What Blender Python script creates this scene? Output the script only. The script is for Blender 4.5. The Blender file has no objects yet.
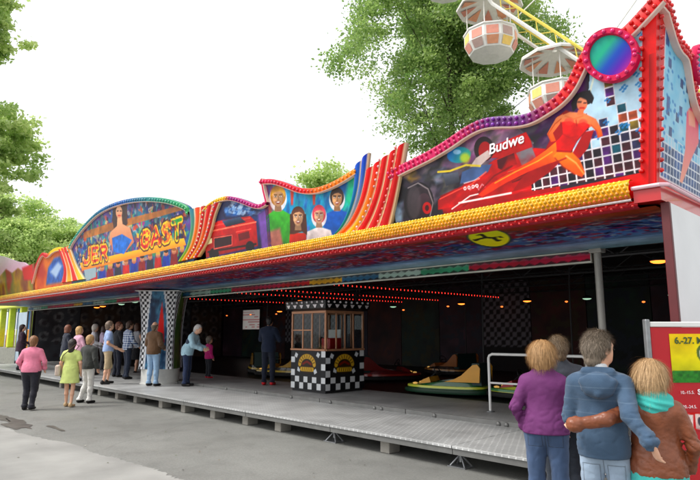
import bpy, math, random
import numpy as np
from mathutils import Vector, Matrix
R_ = math.radians
rng = np.random.default_rng(7)
random.seed(7)
scene = bpy.context.scene
COL = scene.collection

# ------------------------------------------------------------------ camera
EYE = 1.75
PITCH = math.atan(92 / 575.0)
YAW = R_(44.2)
cf = np.array([-math.cos(YAW) * math.cos(PITCH), math.sin(YAW) * math.cos(PITCH), math.sin(PITCH)])
cr = np.cross(cf, [0, 0, 1.0]); cr /= np.linalg.norm(cr)
cu = np.cross(cr, cf)
cam_d = bpy.data.cameras.new('camera'); cam = bpy.data.objects.new('camera', cam_d); COL.objects.link(cam)
cam.location = (0, 0, EYE)
cam.rotation_euler = Vector(cf).to_track_quat('-Z', 'Y').to_euler()
cam_d.sensor_width = 36; cam_d.lens = 36 * 575 / 700.0
cam_d.clip_start = .05; cam_d.clip_end = 2000
scene.camera = cam

# ------------------------------------------------------------------ sky, sun, exposure
SUN_EL, SUN_AZ = R_(52), R_(215)        # azimuth measured from +Y towards +X
world = bpy.data.worlds.new('World'); scene.world = world; world.use_nodes = True
wn, wl = world.node_tree.nodes, world.node_tree.links
sky = wn.new('ShaderNodeTexSky'); sky.sky_type = 'NISHITA'; sky.sun_disc = False
sky.sun_elevation = SUN_EL; sky.sun_rotation = SUN_AZ
sky.air_density = 1.0; sky.dust_density = 6.0; sky.ozone_density = 1.0
hs = wn.new('ShaderNodeHueSaturation'); hs.inputs['Saturation'].default_value = .12
ov = wn.new('ShaderNodeMixRGB'); ov.inputs[0].default_value = .55; ov.inputs[2].default_value = (9.0, 9.2, 9.4, 1)   # even cloud cover
wl.new(sky.outputs[0], hs.inputs['Color']); wl.new(hs.outputs[0], ov.inputs[1])
bgn = wn['Background']; bgn.inputs[1].default_value = .115
wl.new(ov.outputs[0], bgn.inputs[0])
sun_d = bpy.data.lights.new('sun', 'SUN'); sun_d.energy = 1.3; sun_d.angle = R_(18); sun_d.color = (1, .96, .9)
sun = bpy.data.objects.new('sun', sun_d); COL.objects.link(sun)
sdir = Vector((math.sin(SUN_AZ) * math.cos(SUN_EL), math.cos(SUN_AZ) * math.cos(SUN_EL), math.sin(SUN_EL)))
sun.rotation_euler = sdir.to_track_quat('Z', 'Y').to_euler(); sun.location = (0, 0, 30)
vs = scene.view_settings
vs.view_transform = 'Standard'; vs.look = 'None'; vs.gamma = 1; vs.use_curve_mapping = False; vs.exposure = .72
scene.render.resolution_x = 1024; scene.render.resolution_y = 702

# ------------------------------------------------------------------ survey helpers: photo reading -> place on a known plane
C0 = np.array([0, 0, EYE])
def ray(x, y): return cf + cr * (x - 350) / 575. + cu * (240 - y) / 575.
def atZ(x, y, z): r = ray(x, y); return C0 + r * (z - EYE) / r[2]
def atY(x, y, Y): r = ray(x, y); return C0 + r * Y / r[1]
def atX(x, y, X): r = ray(x, y); return C0 + r * X / r[0]
def ground_at(px, depth):
    r = ray(px, 332); u = r[:2] / np.hypot(*r[:2]); fh = cf[:2] / np.hypot(*cf[:2]); return u * depth / (u @ fh)

# ------------------------------------------------------------------ object helpers
def lin(c):
    c = np.asarray(c, float) / 255.; return np.where(c <= .04045, c / 12.92, ((c + .055) / 1.055) ** 2.4)
def link(o, parent=None):
    COL.objects.link(o)
    if parent: o.parent = parent
    return o
def tag(o, label=None, cat=None, group=None, kind=None):
    for k, v in (('label', label), ('category', cat), ('group', group), ('kind', kind)):
        if v: o[k] = v
    return o
def empty(name, loc=(0, 0, 0), rz=0, **kw):
    o = bpy.data.objects.new(name, None); o.empty_display_size = .1; link(o)
    o.location = loc; o.rotation_euler = (0, 0, rz); return tag(o, **kw)
def mesh(name, V, F, mat, parent=None, smooth=False, col=None, sat=1.25, **kw):
    me = bpy.data.meshes.new(name)
    V = np.asarray(V, np.float32).reshape(-1, 3)
    if isinstance(F, np.ndarray):
        n, k = F.shape
        me.vertices.add(len(V)); me.vertices.foreach_set('co', V.ravel())
        me.loops.add(n * k); me.loops.foreach_set('vertex_index', F.astype(np.int32).ravel())
        me.polygons.add(n); me.polygons.foreach_set('loop_start', np.arange(0, n * k, k, dtype=np.int32))
        me.update(calc_edges=True)
    else:
        me.from_pydata(V.tolist(), [], F)
    if smooth: me.polygons.foreach_set('use_smooth', np.ones(len(me.polygons), bool))
    if col is not None:
        a = me.color_attributes.new('Col', 'FLOAT_COLOR', 'POINT')
        c4 = np.ones((len(V), 4), np.float32); L_ = lin(np.clip(col, 0, 255)); gr = L_.mean(1, keepdims=True); c4[:, :3] = np.clip(gr + (L_ - gr) * sat, 0, 1) * (.95 if sat > 1 else 1); a.data.foreach_set('color', c4.ravel())
    if isinstance(mat, (list, tuple)):
        for m in mat: me.materials.append(m)
    elif mat: me.materials.append(mat)
    o = bpy.data.objects.new(name, me); link(o, parent); return tag(o, **kw)
class MB:
    """collects shapes for ONE mesh object"""
    def __init__(s): s.V = []; s.F = []
    def add(s, V, F):
        b = len(s.V); s.V += [tuple(v) for v in V]; s.F += [tuple(i + b for i in f) for f in F]; return s
    def box(s, a, b, bev=0.0, M=None):
        x0, y0, z0 = a; x1, y1, z1 = b
        if bev <= 0:
            V = [(x, y, z) for z in (z0, z1) for y in (y0, y1) for x in (x0, x1)]
            F = [(0, 2, 3, 1), (4, 5, 7, 6), (0, 1, 5, 4), (2, 6, 7, 3), (0, 4, 6, 2), (1, 3, 7, 5)]
        else:
            V = []; e = bev
            for z, i in ((z0, e), (z0 + e, 0), (z1 - e, 0), (z1, e)):
                for (x, y) in ((x0 + e, y0 + i), (x1 - e, y0 + i), (x1 - i, y0 + e), (x1 - i, y1 - e), (x1 - e, y1 - i), (x0 + e, y1 - i), (x0 + i, y1 - e), (x0 + i, y0 + e)):
                    V.append((x, y, z))
            F = [tuple(reversed(range(8))), tuple(range(24, 32))]
            for k in range(3):
                for j in range(8): F.append((k * 8 + j, k * 8 + (j + 1) % 8, k * 8 + 8 + (j + 1) % 8, k * 8 + 8 + j))
        if M is not None: V = [tuple(M @ Vector(v)) for v in V]
        return s.add(V, F)
    def tube(s, pts, r, n=8, cap=True):
        pts = [Vector(p) for p in pts]; rr = r if isinstance(r, (list, tuple)) else [r] * len(pts)
        V = []; F = []; up = None
        for i, p in enumerate(pts):
            d = (pts[min(i + 1, len(pts) - 1)] - pts[max(i - 1, 0)]).normalized()
            if up is None or abs(up.dot(d)) > .98: up = Vector((0, 0, 1)) if abs(d.z) < .9 else Vector((1, 0, 0))
            a = d.cross(up).normalized(); b = a.cross(d).normalized(); up = b
            for k in range(n):
                t = 2 * math.pi * k / n; V.append(p + a * math.cos(t) * rr[i] + b * math.sin(t) * rr[i])
        for i in range(len(pts) - 1):
            for k in range(n): F.append((i * n + k, i * n + (k + 1) % n, i * n + n + (k + 1) % n, i * n + n + k))
        if cap: F += [tuple(range(n))[::-1], tuple(range((len(pts) - 1) * n, len(pts) * n))]
        return s.add(V, F)
    def lathe(s, prof, c=(0, 0, 0), n=16, a0=0):
        V = []; F = []
        for (r, z) in prof:
            for k in range(n):
                t = 2 * math.pi * k / n + a0; V.append((c[0] + r * math.cos(t), c[1] + r * math.sin(t), c[2] + z))
        for i in range(len(prof) - 1):
            for k in range(n): F.append((i * n + k, i * n + (k + 1) % n, i * n + n + (k + 1) % n, i * n + n + k))
        if prof[0][0] > 1e-4: F.append(tuple(range(n))[::-1])
        if prof[-1][0] > 1e-4: F.append(tuple(range((len(prof) - 1) * n, len(prof) * n)))
        return s.add(V, F)
    def ringlathe(s, prof, n=16):
        k = len(prof); V = [(r * math.cos(2 * math.pi * i / n), r * math.sin(2 * math.pi * i / n), z) for (r, z) in prof for i in range(n)]
        return s.add(V, [(j * n + i, j * n + (i + 1) % n, ((j + 1) % k) * n + (i + 1) % n, ((j + 1) % k) * n + i) for j in range(k) for i in range(n)])
    def prism(s, poly, a, b, ax='y'):
        """poly in the plane normal to ax, extruded from a to b"""
        n = len(poly)
        def P(p, t): return {'y': (p[0], t, p[1]), 'x': (t, p[0], p[1]), 'z': (p[0], p[1], t)}[ax]
        V = [P(p, a) for p in poly] + [P(p, b) for p in poly]
        F = [tuple(range(n)), tuple(range(n, 2 * n))[::-1]] + [(i + n, (i + 1) % n + n, (i + 1) % n, i) for i in range(n)]
        return s.add(V, F)
    def build(s, name, mat, parent=None, smooth=False, **kw):
        o = mesh(name, s.V, s.F, mat, parent, smooth, **kw)
        import bmesh
        bm = bmesh.new(); bm.from_mesh(o.data); bmesh.ops.recalc_face_normals(bm, faces=bm.faces); bm.to_mesh(o.data); bm.free()
        if smooth: o.data.set_sharp_from_angle(angle=R_(38))
        return o
def copy_tree(o, parent=None):
    c = o.copy(); COL.objects.link(c); c.parent = parent
    for ch in list(o.children): copy_tree(ch, c)
    return c

# ------------------------------------------------------------------ materials
def newmat(name):
    m = bpy.data.materials.new(name); m.use_nodes = True
    return m, m.node_tree.nodes, m.node_tree.links, m.node_tree.nodes['Principled BSDF']
def mat(name, rgb, rough=.6, metal=0, var=.12, scale=6, bump=0, bscale=60, emit=0, coat=0, trans=0, coord='Object', stretch=None):
    m, n, l, p = newmat(name)
    c = lin(rgb)
    p.inputs['Roughness'].default_value = rough; p.inputs['Metallic'].default_value = metal
    if coat: p.inputs['Coat Weight'].default_value = coat
    tc = n.new('ShaderNodeTexCoord'); vec = tc.outputs[coord]
    if stretch:
        mp = n.new('ShaderNodeMapping'); mp.inputs['Scale'].default_value = stretch; l.new(vec, mp.inputs[0]); vec = mp.outputs[0]
    if var:
        t = n.new('ShaderNodeTexNoise'); t.inputs['Scale'].default_value = scale; t.inputs['Detail'].default_value = 5
        r = n.new('ShaderNodeValToRGB'); r.color_ramp.elements[0].position = .3; r.color_ramp.elements[1].position = .7
        r.color_ramp.elements[0].color = (*np.clip(c * (1 - var), 0, 1), 1); r.color_ramp.elements[1].color = (*np.clip(c * (1 + var), 0, 1), 1)
        l.new(vec, t.inputs[0]); l.new(t.outputs[0], r.inputs[0]); l.new(r.outputs[0], p.inputs['Base Color'])
    else: p.inputs['Base Color'].default_value = (*c, 1)
    if bump:
        t2 = n.new('ShaderNodeTexNoise'); t2.inputs['Scale'].default_value = bscale; t2.inputs['Detail'].default_value = 4
        b = n.new('ShaderNodeBump'); b.inputs['Strength'].default_value = bump; b.inputs['Distance'].default_value = .01
        l.new(vec, t2.inputs[0]); l.new(t2.outputs[0], b.inputs['Height']); l.new(b.outputs[0], p.inputs['Normal'])
    if emit:
        p.inputs['Emission Color'].default_value = (*c, 1); p.inputs['Emission Strength'].default_value = emit
    if trans: p.inputs['Transmission Weight'].default_value = trans
    return m
def vmat(name, rough=.42, coat=0, var=.06):
    """printed panel: colours come from the painted vertex colours, with faint wear on top"""
    m, n, l, p = newmat(name)
    a = n.new('ShaderNodeVertexColor'); a.layer_name = 'Col'
    tc = n.new('ShaderNodeTexCoord'); t = n.new('ShaderNodeTexNoise'); t.inputs['Scale'].default_value = 7; t.inputs['Detail'].default_value = 8
    mp = n.new('ShaderNodeMapRange'); mp.inputs[1].default_value = .3; mp.inputs[2].default_value = .7; mp.inputs[3].default_value = 1 - var; mp.inputs[4].default_value = 1
    mx = n.new('ShaderNodeMixRGB'); mx.blend_type = 'MULTIPLY'; mx.inputs[0].default_value = 1
    l.new(tc.outputs['Object'], t.inputs[0]); l.new(t.outputs[0], mp.inputs[0]); l.new(a.outputs[0], mx.inputs[1]); l.new(mp.outputs[0], mx.inputs[2])
    l.new(mx.outputs[0], p.inputs['Base Color']); p.inputs['Roughness'].default_value = rough; p.inputs['Coat Weight'].default_value = coat
    p.inputs['Specular IOR Level'].default_value = .3
    return m
M = {}
M['print'] = vmat('printed_panel')
M['matt_print'] = vmat('matt_print', .6, 0)
M['white_metal'] = mat('white_painted_metal', (225, 225, 222), .4, var=.06, scale=3)
M['steel'] = mat('galvanised_steel', (150, 152, 154), .42, .75, var=.15, scale=14)
M['dark_steel'] = mat('dark_steel', (38, 38, 40), .5, .3)
M['black'] = mat('black_paint', (14, 14, 15), .4)
M['rubber'] = mat('black_rubber', (18, 18, 18), .7)
M['concrete'] = mat('concrete_block', (150, 146, 138), .9, bump=.4, bscale=40)
M['red_paint'] = mat('red_gloss_paint', (190, 22, 26), .3, coat=.4, var=.08)
M['white_sheet'] = mat('white_tarpaulin', (232, 234, 236), .55, var=.04, scale=2, bump=.15, bscale=4)

# ------------------------------------------------------------------ numpy painter for printed art
_lat = rng.random((64, 64))
def vnoise(x, y, s=0):
    x = x + s * 17.3; y = y + s * 9.1
    xi = np.floor(x).astype(int); yi = np.floor(y).astype(int); fx = x - xi; fy = y - yi
    fx = fx * fx * (3 - 2 * fx); fy = fy * fy * (3 - 2 * fy); g = lambda a, b: _lat[a % 64, b % 64]
    return (g(xi, yi) * (1 - fx) + g(xi + 1, yi) * fx) * (1 - fy) + (g(xi, yi + 1) * (1 - fx) + g(xi + 1, yi + 1) * fx) * fy
def fbm(x, y, s=0, o=4):
    r = 0; a = .5
    for k in range(o): r = r + a * vnoise(x * 2 ** k, y * 2 ** k, s + k); a *= .5
    return r / (1 - .5 ** o)
def sdpoly(P, poly):
    poly = np.asarray(poly, float); d = np.full(len(P), 1e9); ins = np.zeros(len(P), bool); n = len(poly)
    for i in range(n):
        a = poly[i]; b = poly[(i + 1) % n]; e = b - a; w = P - a
        t = np.clip((w @ e) / max(e @ e, 1e-12), 0, 1); q = w - t[:, None] * e; d = np.minimum(d, (q * q).sum(1))
        c = (a[1] > P[:, 1]) != (b[1] > P[:, 1])
        with np.errstate(divide='ignore', invalid='ignore'): xs = (b[0] - a[0]) * (P[:, 1] - a[1]) / (b[1] - a[1] + 1e-15) + a[0]
        ins ^= c & (P[:, 0] < xs)
    d = np.sqrt(d); return np.where(ins, -d, d)
class Art:
    """paints colours (0-255) on points given in panel metres; shapes are converted to panel metres by conv"""
    def __init__(s, P, conv, base=(30, 30, 40)):
        s.P = P; s.c = np.tile(np.asarray(base, float), (len(P), 1)); s.conv = conv
    def K(s, pts): return np.array([s.conv(*p) for p in pts])
    def blend(s, idx, col, a): s.c[idx] = s.c[idx] * (1 - a[:, None]) + np.asarray(col, float) * a[:, None]
    def poly(s, pts, col, soft=.012, alpha=1, col2=None, d=None, raw=False, tex=0):
        q = np.asarray(pts, float) if raw else s.K(pts)
        lo = q.min(0) - soft * 2; hi = q.max(0) + soft * 2
        idx = np.where(((s.P >= lo) & (s.P <= hi)).all(1))[0]
        if not len(idx): return s
        sd = sdpoly(s.P[idx], q); soft = soft * .4 if soft < .03 else soft * .7; a = np.clip(.5 - sd / (2 * soft), 0, 1) * alpha
        c = np.tile(np.asarray(col, float), (len(idx), 1))
        if col2 is not None:
            e0, e1 = (s.K(d) if d is not None else np.array([[q[:, 0].mean(), q[:, 1].max()], [q[:, 0].mean(), q[:, 1].min()]]))
            v = e1 - e0; t = np.clip(((s.P[idx] - e0) @ v) / (v @ v), 0, 1)[:, None]; c = c * (1 - t) + np.asarray(col2, float) * t
        if tex: c = c * (1 + tex * (fbm(s.P[idx][:, 0] * 9, s.P[idx][:, 1] * 9, 3) - .5)[:, None] * 2)
        s.c[idx] = s.c[idx] * (1 - a[:, None]) + c * a[:, None]; return s
    def ell(s, cx, cy, rx, ry, col, rot=0, n=26, **k):
        cr_, sr = math.cos(R_(rot)), math.sin(R_(rot))
        return s.poly([(cx + rx * math.cos(t) * cr_ - ry * math.sin(t) * sr, cy + rx * math.cos(t) * sr + ry * math.sin(t) * cr_) for t in np.linspace(0, 2 * math.pi, n, endpoint=False)], col, **k)
    def line(s, pts, w, col, soft=.006, alpha=1, raw=False):
        q = np.asarray(pts, float) if raw else s.K(pts)
        lo = q.min(0) - w - soft * 2; hi = q.max(0) + w + soft * 2
        idx = np.where(((s.P >= lo) & (s.P <= hi)).all(1))[0]
        if not len(idx): return s
        P = s.P[idx]; d = np.full(len(P), 1e9)
        for a, b in zip(q[:-1], q[1:]):
            e = b - a; t = np.clip(((P - a) @ e) / max(e @ e, 1e-12), 0, 1); z = P - a - t[:, None] * e; d = np.minimum(d, (z * z).sum(1))
        s.blend(idx, col, np.clip(.5 - (np.sqrt(d) - w / 2) / (2 * soft), 0, 1) * alpha); return s
    def scatter(s, region, n, cols, size, seed, soft=.01, alpha=.8, ang=None):
        """many small brush marks inside a region"""
        r = np.random.default_rng(seed); q = s.K(region); lo, hi = q.min(0), q.max(0); k = 0
        P = lo + r.random((n * 4, 2)) * (hi - lo); P = P[sdpoly(P, q) < -size * .3][:n]
        for p in P:
            w = size * (.4 + r.random()); h = w * (.2 + .5 * r.random()); t = r.random() * 6.3 if ang is None else ang + r.normal() * .25; e = np.array([math.cos(t), math.sin(t)]); f = np.array([-e[1], e[0]])
            s.poly([p + e * w, p + f * h, p - e * w, p - f * h], cols[r.integers(len(cols))], raw=True, soft=soft, alpha=alpha * (.5 + .5 * r.random()))
        return s
    def mottle(s, amt, sc=3, seed=0, cols=None):
        f = fbm(s.P[:, 0] * sc, s.P[:, 1] * sc, seed)
        if cols is None: s.c *= (1 + amt * (f - .5) * 2)[:, None]
        else:
            k = np.clip((f - .25) * 2, 0, .999) * (len(cols) - 1); i = k.astype(int); t = (k - i)[:, None]; cc = np.asarray(cols, float)
            s.c = s.c * (1 - amt) + amt * (cc[i] * (1 - t) + cc[np.minimum(i + 1, len(cols) - 1)] * t)
        return s

# ================================================================== SETTING: ground
def ground_material():
    m, n, l, p = newmat('asphalt')
    tc = n.new('ShaderNodeTexCoord')
    def noise(s, d=6, r=.6):
        t = n.new('ShaderNodeTexNoise'); t.inputs['Scale'].default_value = s; t.inputs['Detail'].default_value = d; t.inputs['Roughness'].default_value = r
        l.new(tc.outputs['Object'], t.inputs[0]); return t.outputs[0]
    def ramp(src, stops):
        r = n.new('ShaderNodeValToRGB'); e = r.color_ramp.elements
        while len(e) < len(stops): e.new(.5)
        for k, (pos, c) in enumerate(stops): e[k].position = pos; e[k].color = (*c, 1) if len(c) == 3 else c
        l.new(src, r.inputs[0]); return r.outputs[0]
    g = lambda v: (v * 1.0, v, v * .985)
    big = ramp(noise(.35, 4), [(.3, g(.185)), (.7, g(.26))])
    fine = ramp(noise(160, 2, .8), [(.3, g(.62)), (.7, g(1.25))])
    st = ramp(noise(2.2, 8, .7), [(.3, g(.84)), (.5, g(1)), (.75, g(1.07))])
    def mul(a, b):
        x = n.new('ShaderNodeMixRGB'); x.blend_type = 'MULTIPLY'; x.inputs[0].default_value = 1; l.new(a, x.inputs[1]); l.new(b, x.inputs[2]); return x.outputs[0]
    grain = ramp(noise(30, 6, .85), [(.32, g(.7)), (.68, g(1.2))]); colr = mul(mul(mul(big, fine), st), grain)
    # hair cracks
    v = n.new('ShaderNodeTexVoronoi'); v.feature = 'DISTANCE_TO_EDGE'; v.inputs['Scale'].default_value = .2
    mx = n.new('ShaderNodeMixRGB'); mx.blend_type = 'ADD'; mx.inputs[0].default_value = .35; l.new(tc.outputs['Object'], mx.inputs[1])
    nz = n.new('ShaderNodeTexNoise'); nz.inputs['Scale'].default_value = 1.6; nz.inputs['Detail'].default_value = 6; l.new(tc.outputs['Object'], nz.inputs[0]); l.new(nz.outputs[1], mx.inputs[2])
    l.new(mx.outputs[0], v.inputs['Vector'])
    crack = ramp(v.outputs['Distance'], [(0, g(.8)), (.004, g(1))])
    l.new(mul(colr, crack), p.inputs['Base Color'])
    rg = ramp(noise(.9, 5), [(.35, (.5,) * 3), (.6, (.85,) * 3)]); l.new(rg, p.inputs['Roughness'])
    b = n.new('ShaderNodeBump'); b.inputs['Strength'].default_value = .5; b.inputs['Distance'].default_value = .006
    l.new(noise(120, 3, .7), b.inputs['Height']); l.new(b.outputs[0], p.inputs['Normal'])
    return m
GM = ground_material()
mesh('ground', [(-400, -300, 0), (300, -300, 0), (300, 500, 0), (-400, 500, 0)], [(0, 1, 2, 3)], GM, kind='structure')
# pale worn strip of concrete nearest the viewer, ragged edge
edge = [atZ(x, y, 0)[:2] for x, y in ((-60, 414), (-20, 421), (20, 433), (60, 441), (105, 455), (150, 468), (190, 481), (240, 500), (300, 528))]
rag = []
for a, b in zip(edge[:-1], edge[1:]):
    for t in np.linspace(0, 1, 24, endpoint=False):
        q = a * (1 - t) + b * t; rag.append(q + np.array([0, 1]) * (.10 * (fbm(np.array([q[0] * 1.3]), np.array([q[1]]), 5)[0] - .5) * 2 + .06 * (rng.random() - .5)))
MPALE = mat('pale_concrete', (146, 145, 141), .85, var=.18, scale=1.2, bump=.4, bscale=110)
rag = [np.array([rag[0][0] - 30, rag[0][1] + 2])] + rag + [edge[-1]]
npv = len(rag)
pv = [(q[0], q[1], .004) for q in rag] + [(q[0] - 4, q[1] - 22, .004) for q in rag]
mesh('pavement', pv, [(i + npv, i + npv + 1, i + 1, i) for i in range(npv - 1)], MPALE, kind='structure')
# damp patches
MWET = mat('damp_asphalt', (84, 80, 75), .5, var=.3, scale=5)
def puddle(px, py, rx, ry, seed, h=.0065):
    c = atZ(px, py, 0); rg_ = np.random.default_rng(seed); n = 48; ph = rg_.random(6) * 6.3
    V = [(c[0], c[1], h)]
    for k in range(n):
        t = 2 * math.pi * k / n; f = 1 + .3 * math.sin(2 * t + ph[0]) + .22 * math.sin(3 * t + ph[1]) + .14 * math.sin(7 * t + ph[2]) + .08 * math.sin(13 * t + ph[3])
        V.append((c[0] + rx * f * math.cos(t), c[1] + ry * f * math.sin(t), h))
    mesh('puddle', V, [(0, k + 1, (k + 1) % n + 1) for k in range(n)], MWET, kind='structure')
puddle(17, 424, .75, .2, 1); puddle(55, 428, .35, .06, 2); puddle(2, 418, .5, .1, 6)

lr = np.random.default_rng(4); nl = 150; lx = lr.uniform(-22, -2, nl); ly = np.minimum(lr.uniform(.8, 6.2, nl), 6.2); V_ = []; L_c = []
for x_, y_ in zip(lx, ly):
    s_ = lr.uniform(.008, .026); t_ = lr.random() * 6.3; e_ = np.array([math.cos(t_), math.sin(t_)]) * s_; f_ = np.array([-e_[1], e_[0]]) * lr.uniform(.3, .8)
    V_ += [(x_ + e_[0], y_ + e_[1], .009), (x_ + f_[0], y_ + f_[1], .014), (x_ - e_[0], y_ - e_[1], .009), (x_ - f_[0], y_ - f_[1], .011)]; L_c += [[(190, 186, 176), (120, 96, 60), (90, 100, 60), (70, 64, 58)][lr.integers(4)]] * 4
mesh('litter', V_, np.arange(nl * 4).reshape(-1, 4), M['matt_print'], None, False, np.array(L_c, float), label='tiny scraps of paper and dry leaves on the asphalt', cat='litter', kind='stuff')

# ================================================================== BUMPER CAR PAVILION
pav = empty('bumper_car_pavilion', (-16, 12, 0), label='long bumper car pavilion with painted scenery boards and yellow bulb cornice', cat='fairground ride')
XL, XR = -30.5, -1.93           # ends of the pavilion
YF, TILT, Z0 = 6.42, .12, 3.25  # foot of the scenery boards, their forward lean
def Bp(x, y):
    r = ray(x, y); t = (YF + TILT * (Z0 - EYE)) / (r[1] + TILT * r[2]); q = C0 + r * t
    return q[0], q[2] - Z0
def W3(P, off=0):
    P = np.asarray(P, float); return np.stack([P[:, 0], YF - TILT * P[:, 1] - off, Z0 + P[:, 1]], 1)
INV = -Vector(pav.location)
def under(o):       # parts are written in world metres; keep them there under the pavilion's root
    o.matrix_parent_inverse = Matrix.Translation(INV); return o
def resample(pl, n=None, step=None):
    pl = np.asarray(pl, float); d = np.r_[0, np.cumsum(np.hypot(*np.diff(pl, axis=0).T))]
    if n is None: n = max(2, int(round(d[-1] / step)) + 1)
    s = np.linspace(0, d[-1], n); return np.stack([np.interp(s, d, pl[:, 0]), np.interp(s, d, pl[:, 1])], 1)
def smooth_line(pl, k=2):
    pl = np.asarray(pl, float)
    for _ in range(k):
        a = pl[:-1] * .75 + pl[1:] * .25; b = pl[:-1] * .25 + pl[1:] * .75
        pl = np.vstack([pl[:1], np.stack([a, b], 1).reshape(-1, 2), pl[-1:]])
    return pl
def patch(name, A, B, art, res, off=0, thick=.07, parent=None, to3=W3, conv=Bp, nrm=(0, 1, 0), m='print', base=(30, 30, 40)):
    """panel between two rails A (foot) and B (top), both in panel metres, painted by art()"""
    L = max(np.hypot(*np.diff(A, axis=0).T).sum(), np.hypot(*np.diff(B, axis=0).T).sum()); nc = max(3, int(L / res[0]) + 1)
    sx = np.linspace(0, 1, nc); bx = (B[:, 0] - B[0, 0]) / (B[-1, 0] - B[0, 0])      # columns stay upright: sampled by their place along the foot
    B = np.stack([np.interp(sx, bx, B[:, k]) for k in (0, 1)], 1); ax_ = (A[:, 0] - A[0, 0]) / (A[-1, 0] - A[0, 0]); A = np.stack([np.interp(sx, ax_, A[:, k]) for k in (0, 1)], 1)
    nr = max(3, int(np.hypot(*(B - A).T).max() / res[1]) + 1)
    t = np.linspace(0, 1, nr)[None, :, None]; P = (A[:, None] * (1 - t) + B[:, None] * t).reshape(-1, 2)
    a = Art(P, conv, base); art(a)
    V = to3(P, off); i = np.arange(nc - 1)[:, None]; j = np.arange(nr - 1)[None]
    f0 = (i * nr + j).ravel(); F = np.stack([f0, f0 + nr, f0 + nr + 1, f0 + 1], 1)
    ring = np.r_[np.arange(nc) * nr, (nc - 1) * nr + np.arange(1, nr), np.arange(nc - 2, -1, -1) * nr + nr - 1, np.arange(nr - 2, 0, -1)]
    nb = len(ring); b0 = len(V); k = np.arange(nb)
    V = np.vstack([V, V[ring] + np.array(nrm) * thick])
    S = np.stack([ring[(k + 1) % nb], ring, b0 + k, b0 + (k + 1) % nb], 1)
    bot = b0 + np.arange(nc); top = b0 + nc + nr - 2 + np.arange(nc)[::-1] 
    K = np.stack([bot[1:], bot[:-1], top[:-1], top[1:]], 1)
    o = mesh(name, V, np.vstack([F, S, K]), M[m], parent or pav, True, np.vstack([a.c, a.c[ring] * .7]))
    o.data.set_sharp_from_angle(angle=R_(40)); return under(o)
def stops(s, st):
    """colour along 0..1 from (pos, rgb) stops"""
    p = [q[0] for q in st]; return np.stack([np.interp(s, p, [q[1][k] for q in st]) for k in range(3)], 1)
def rim(name, line, w, cols, off=.0, depth=.055, side=-1, parent=None, to3=W3, fwd=(0, -1, 0), edge=None):
    """raised painted border following a line in panel metres"""
    L = resample(line, step=.03); t = np.gradient(L, axis=0); t /= np.linalg.norm(t, axis=1)[:, None]
    n = np.stack([-t[:, 1], t[:, 0]], 1) * side
    s = np.linspace(0, 1, len(L)); c = stops(s, cols); n_ = len(L)
    prof = [(0, 0), (0, depth), (w * .15, depth * 1.3), (w * .9, depth * 1.3), (w * .905, depth * 1.34), (w, depth * 1.2), (w, 0)]
    V = []; Cc = []
    for k, (a, d) in enumerate(prof):
        V.append(to3(L + n * a, off) + np.array(fwd) * d); Cc.append(np.tile((250, 225, 215), (n_, 1)) if (k >= 4 and edge != 0) else c)
    k = len(prof); V = np.stack(V, 1).reshape(-1, 3); Cc = np.stack(Cc, 1).reshape(-1, 3)
    i = np.arange(n_ - 1)[:, None]; j = np.arange(k - 1)[None]; f0 = (i * k + j).ravel()
    F = np.stack([f0, f0 + 1, f0 + k + 1, f0 + k], 1)
    if side > 0: F = F[:, ::-1]
    o = mesh(name, V, F, M['print'], parent or pav, True, Cc); o.data.set_sharp_from_angle(angle=R_(40)); return under(o), L, n
# bulbs: small glossy domes
def bulb_material():
    m, n, l, p = newmat('bulb_caps'); a = n.new('ShaderNodeVertexColor'); a.layer_name = 'Col'
    l.new(a.outputs[0], p.inputs['Base Color']); p.inputs['Roughness'].default_value = .12; p.inputs['Coat Weight'].default_value = .8; p.inputs['Coat Roughness'].default_value = .05
    p.inputs['Subsurface Weight'].default_value = .0
    return m
M['bulb'] = bulb_material()
def bulbs(name, P, axis, r, cols, parent=None, stretch=1.0):
    P = np.asarray(P, float); ax = np.asarray(axis, float); ax /= np.linalg.norm(ax)
    u = np.cross(ax, [0, 0, 1.]) if abs(ax[2]) < .9 else np.array([1., 0, 0]); u /= np.linalg.norm(u); v = np.cross(ax, u)
    n = 8; V = []; rr = [(1, 0), (.92, .45), (.6, .82)]
    for (q, h) in rr:
        for k in range(n):
            t = 2 * math.pi * k / n; V.append((u * math.cos(t) + v * math.sin(t)) * q * r + ax * h * r * stretch)
    V.append(ax * r * stretch); V = np.array(V); F = []
    for i in range(2):
        for k in range(n): F.append((i * n + k, i * n + (k + 1) % n, i * n + n + (k + 1) % n, i * n + n + k))
    for k in range(n): F.append((2 * n + k, 2 * n + (k + 1) % n, 3 * n, 3 * n))
    F = np.array(F); nv = len(V)
    c = np.asarray(cols, float); c = np.tile(c, (len(P), 1)) if c.ndim == 1 else c
    rb = np.random.default_rng(len(P)); ok_ = rb.random(len(P)) > .012; P = P[ok_]; c = c[ok_] * (.78 + .26 * rb.random((len(P), 1))); P = P + rb.normal(0, r * .05, P.shape)      # dull, faded and missing caps
    VV = (P[:, None] + V[None]).reshape(-1, 3); FF = (F[None] + (np.arange(len(P)) * nv)[:, None, None]).reshape(-1, 4)
    Q = FF[FF[:, 2] != FF[:, 3]]; T = FF[FF[:, 2] == FF[:, 3]][:, :3]
    me_F = [tuple(x) for x in Q.tolist()] + [tuple(x) for x in T.tolist()]
    o = mesh(name, VV, me_F, M['bulb'], parent or pav, True, np.repeat(c, nv, 0), kind='stuff'); return under(o)

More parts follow.
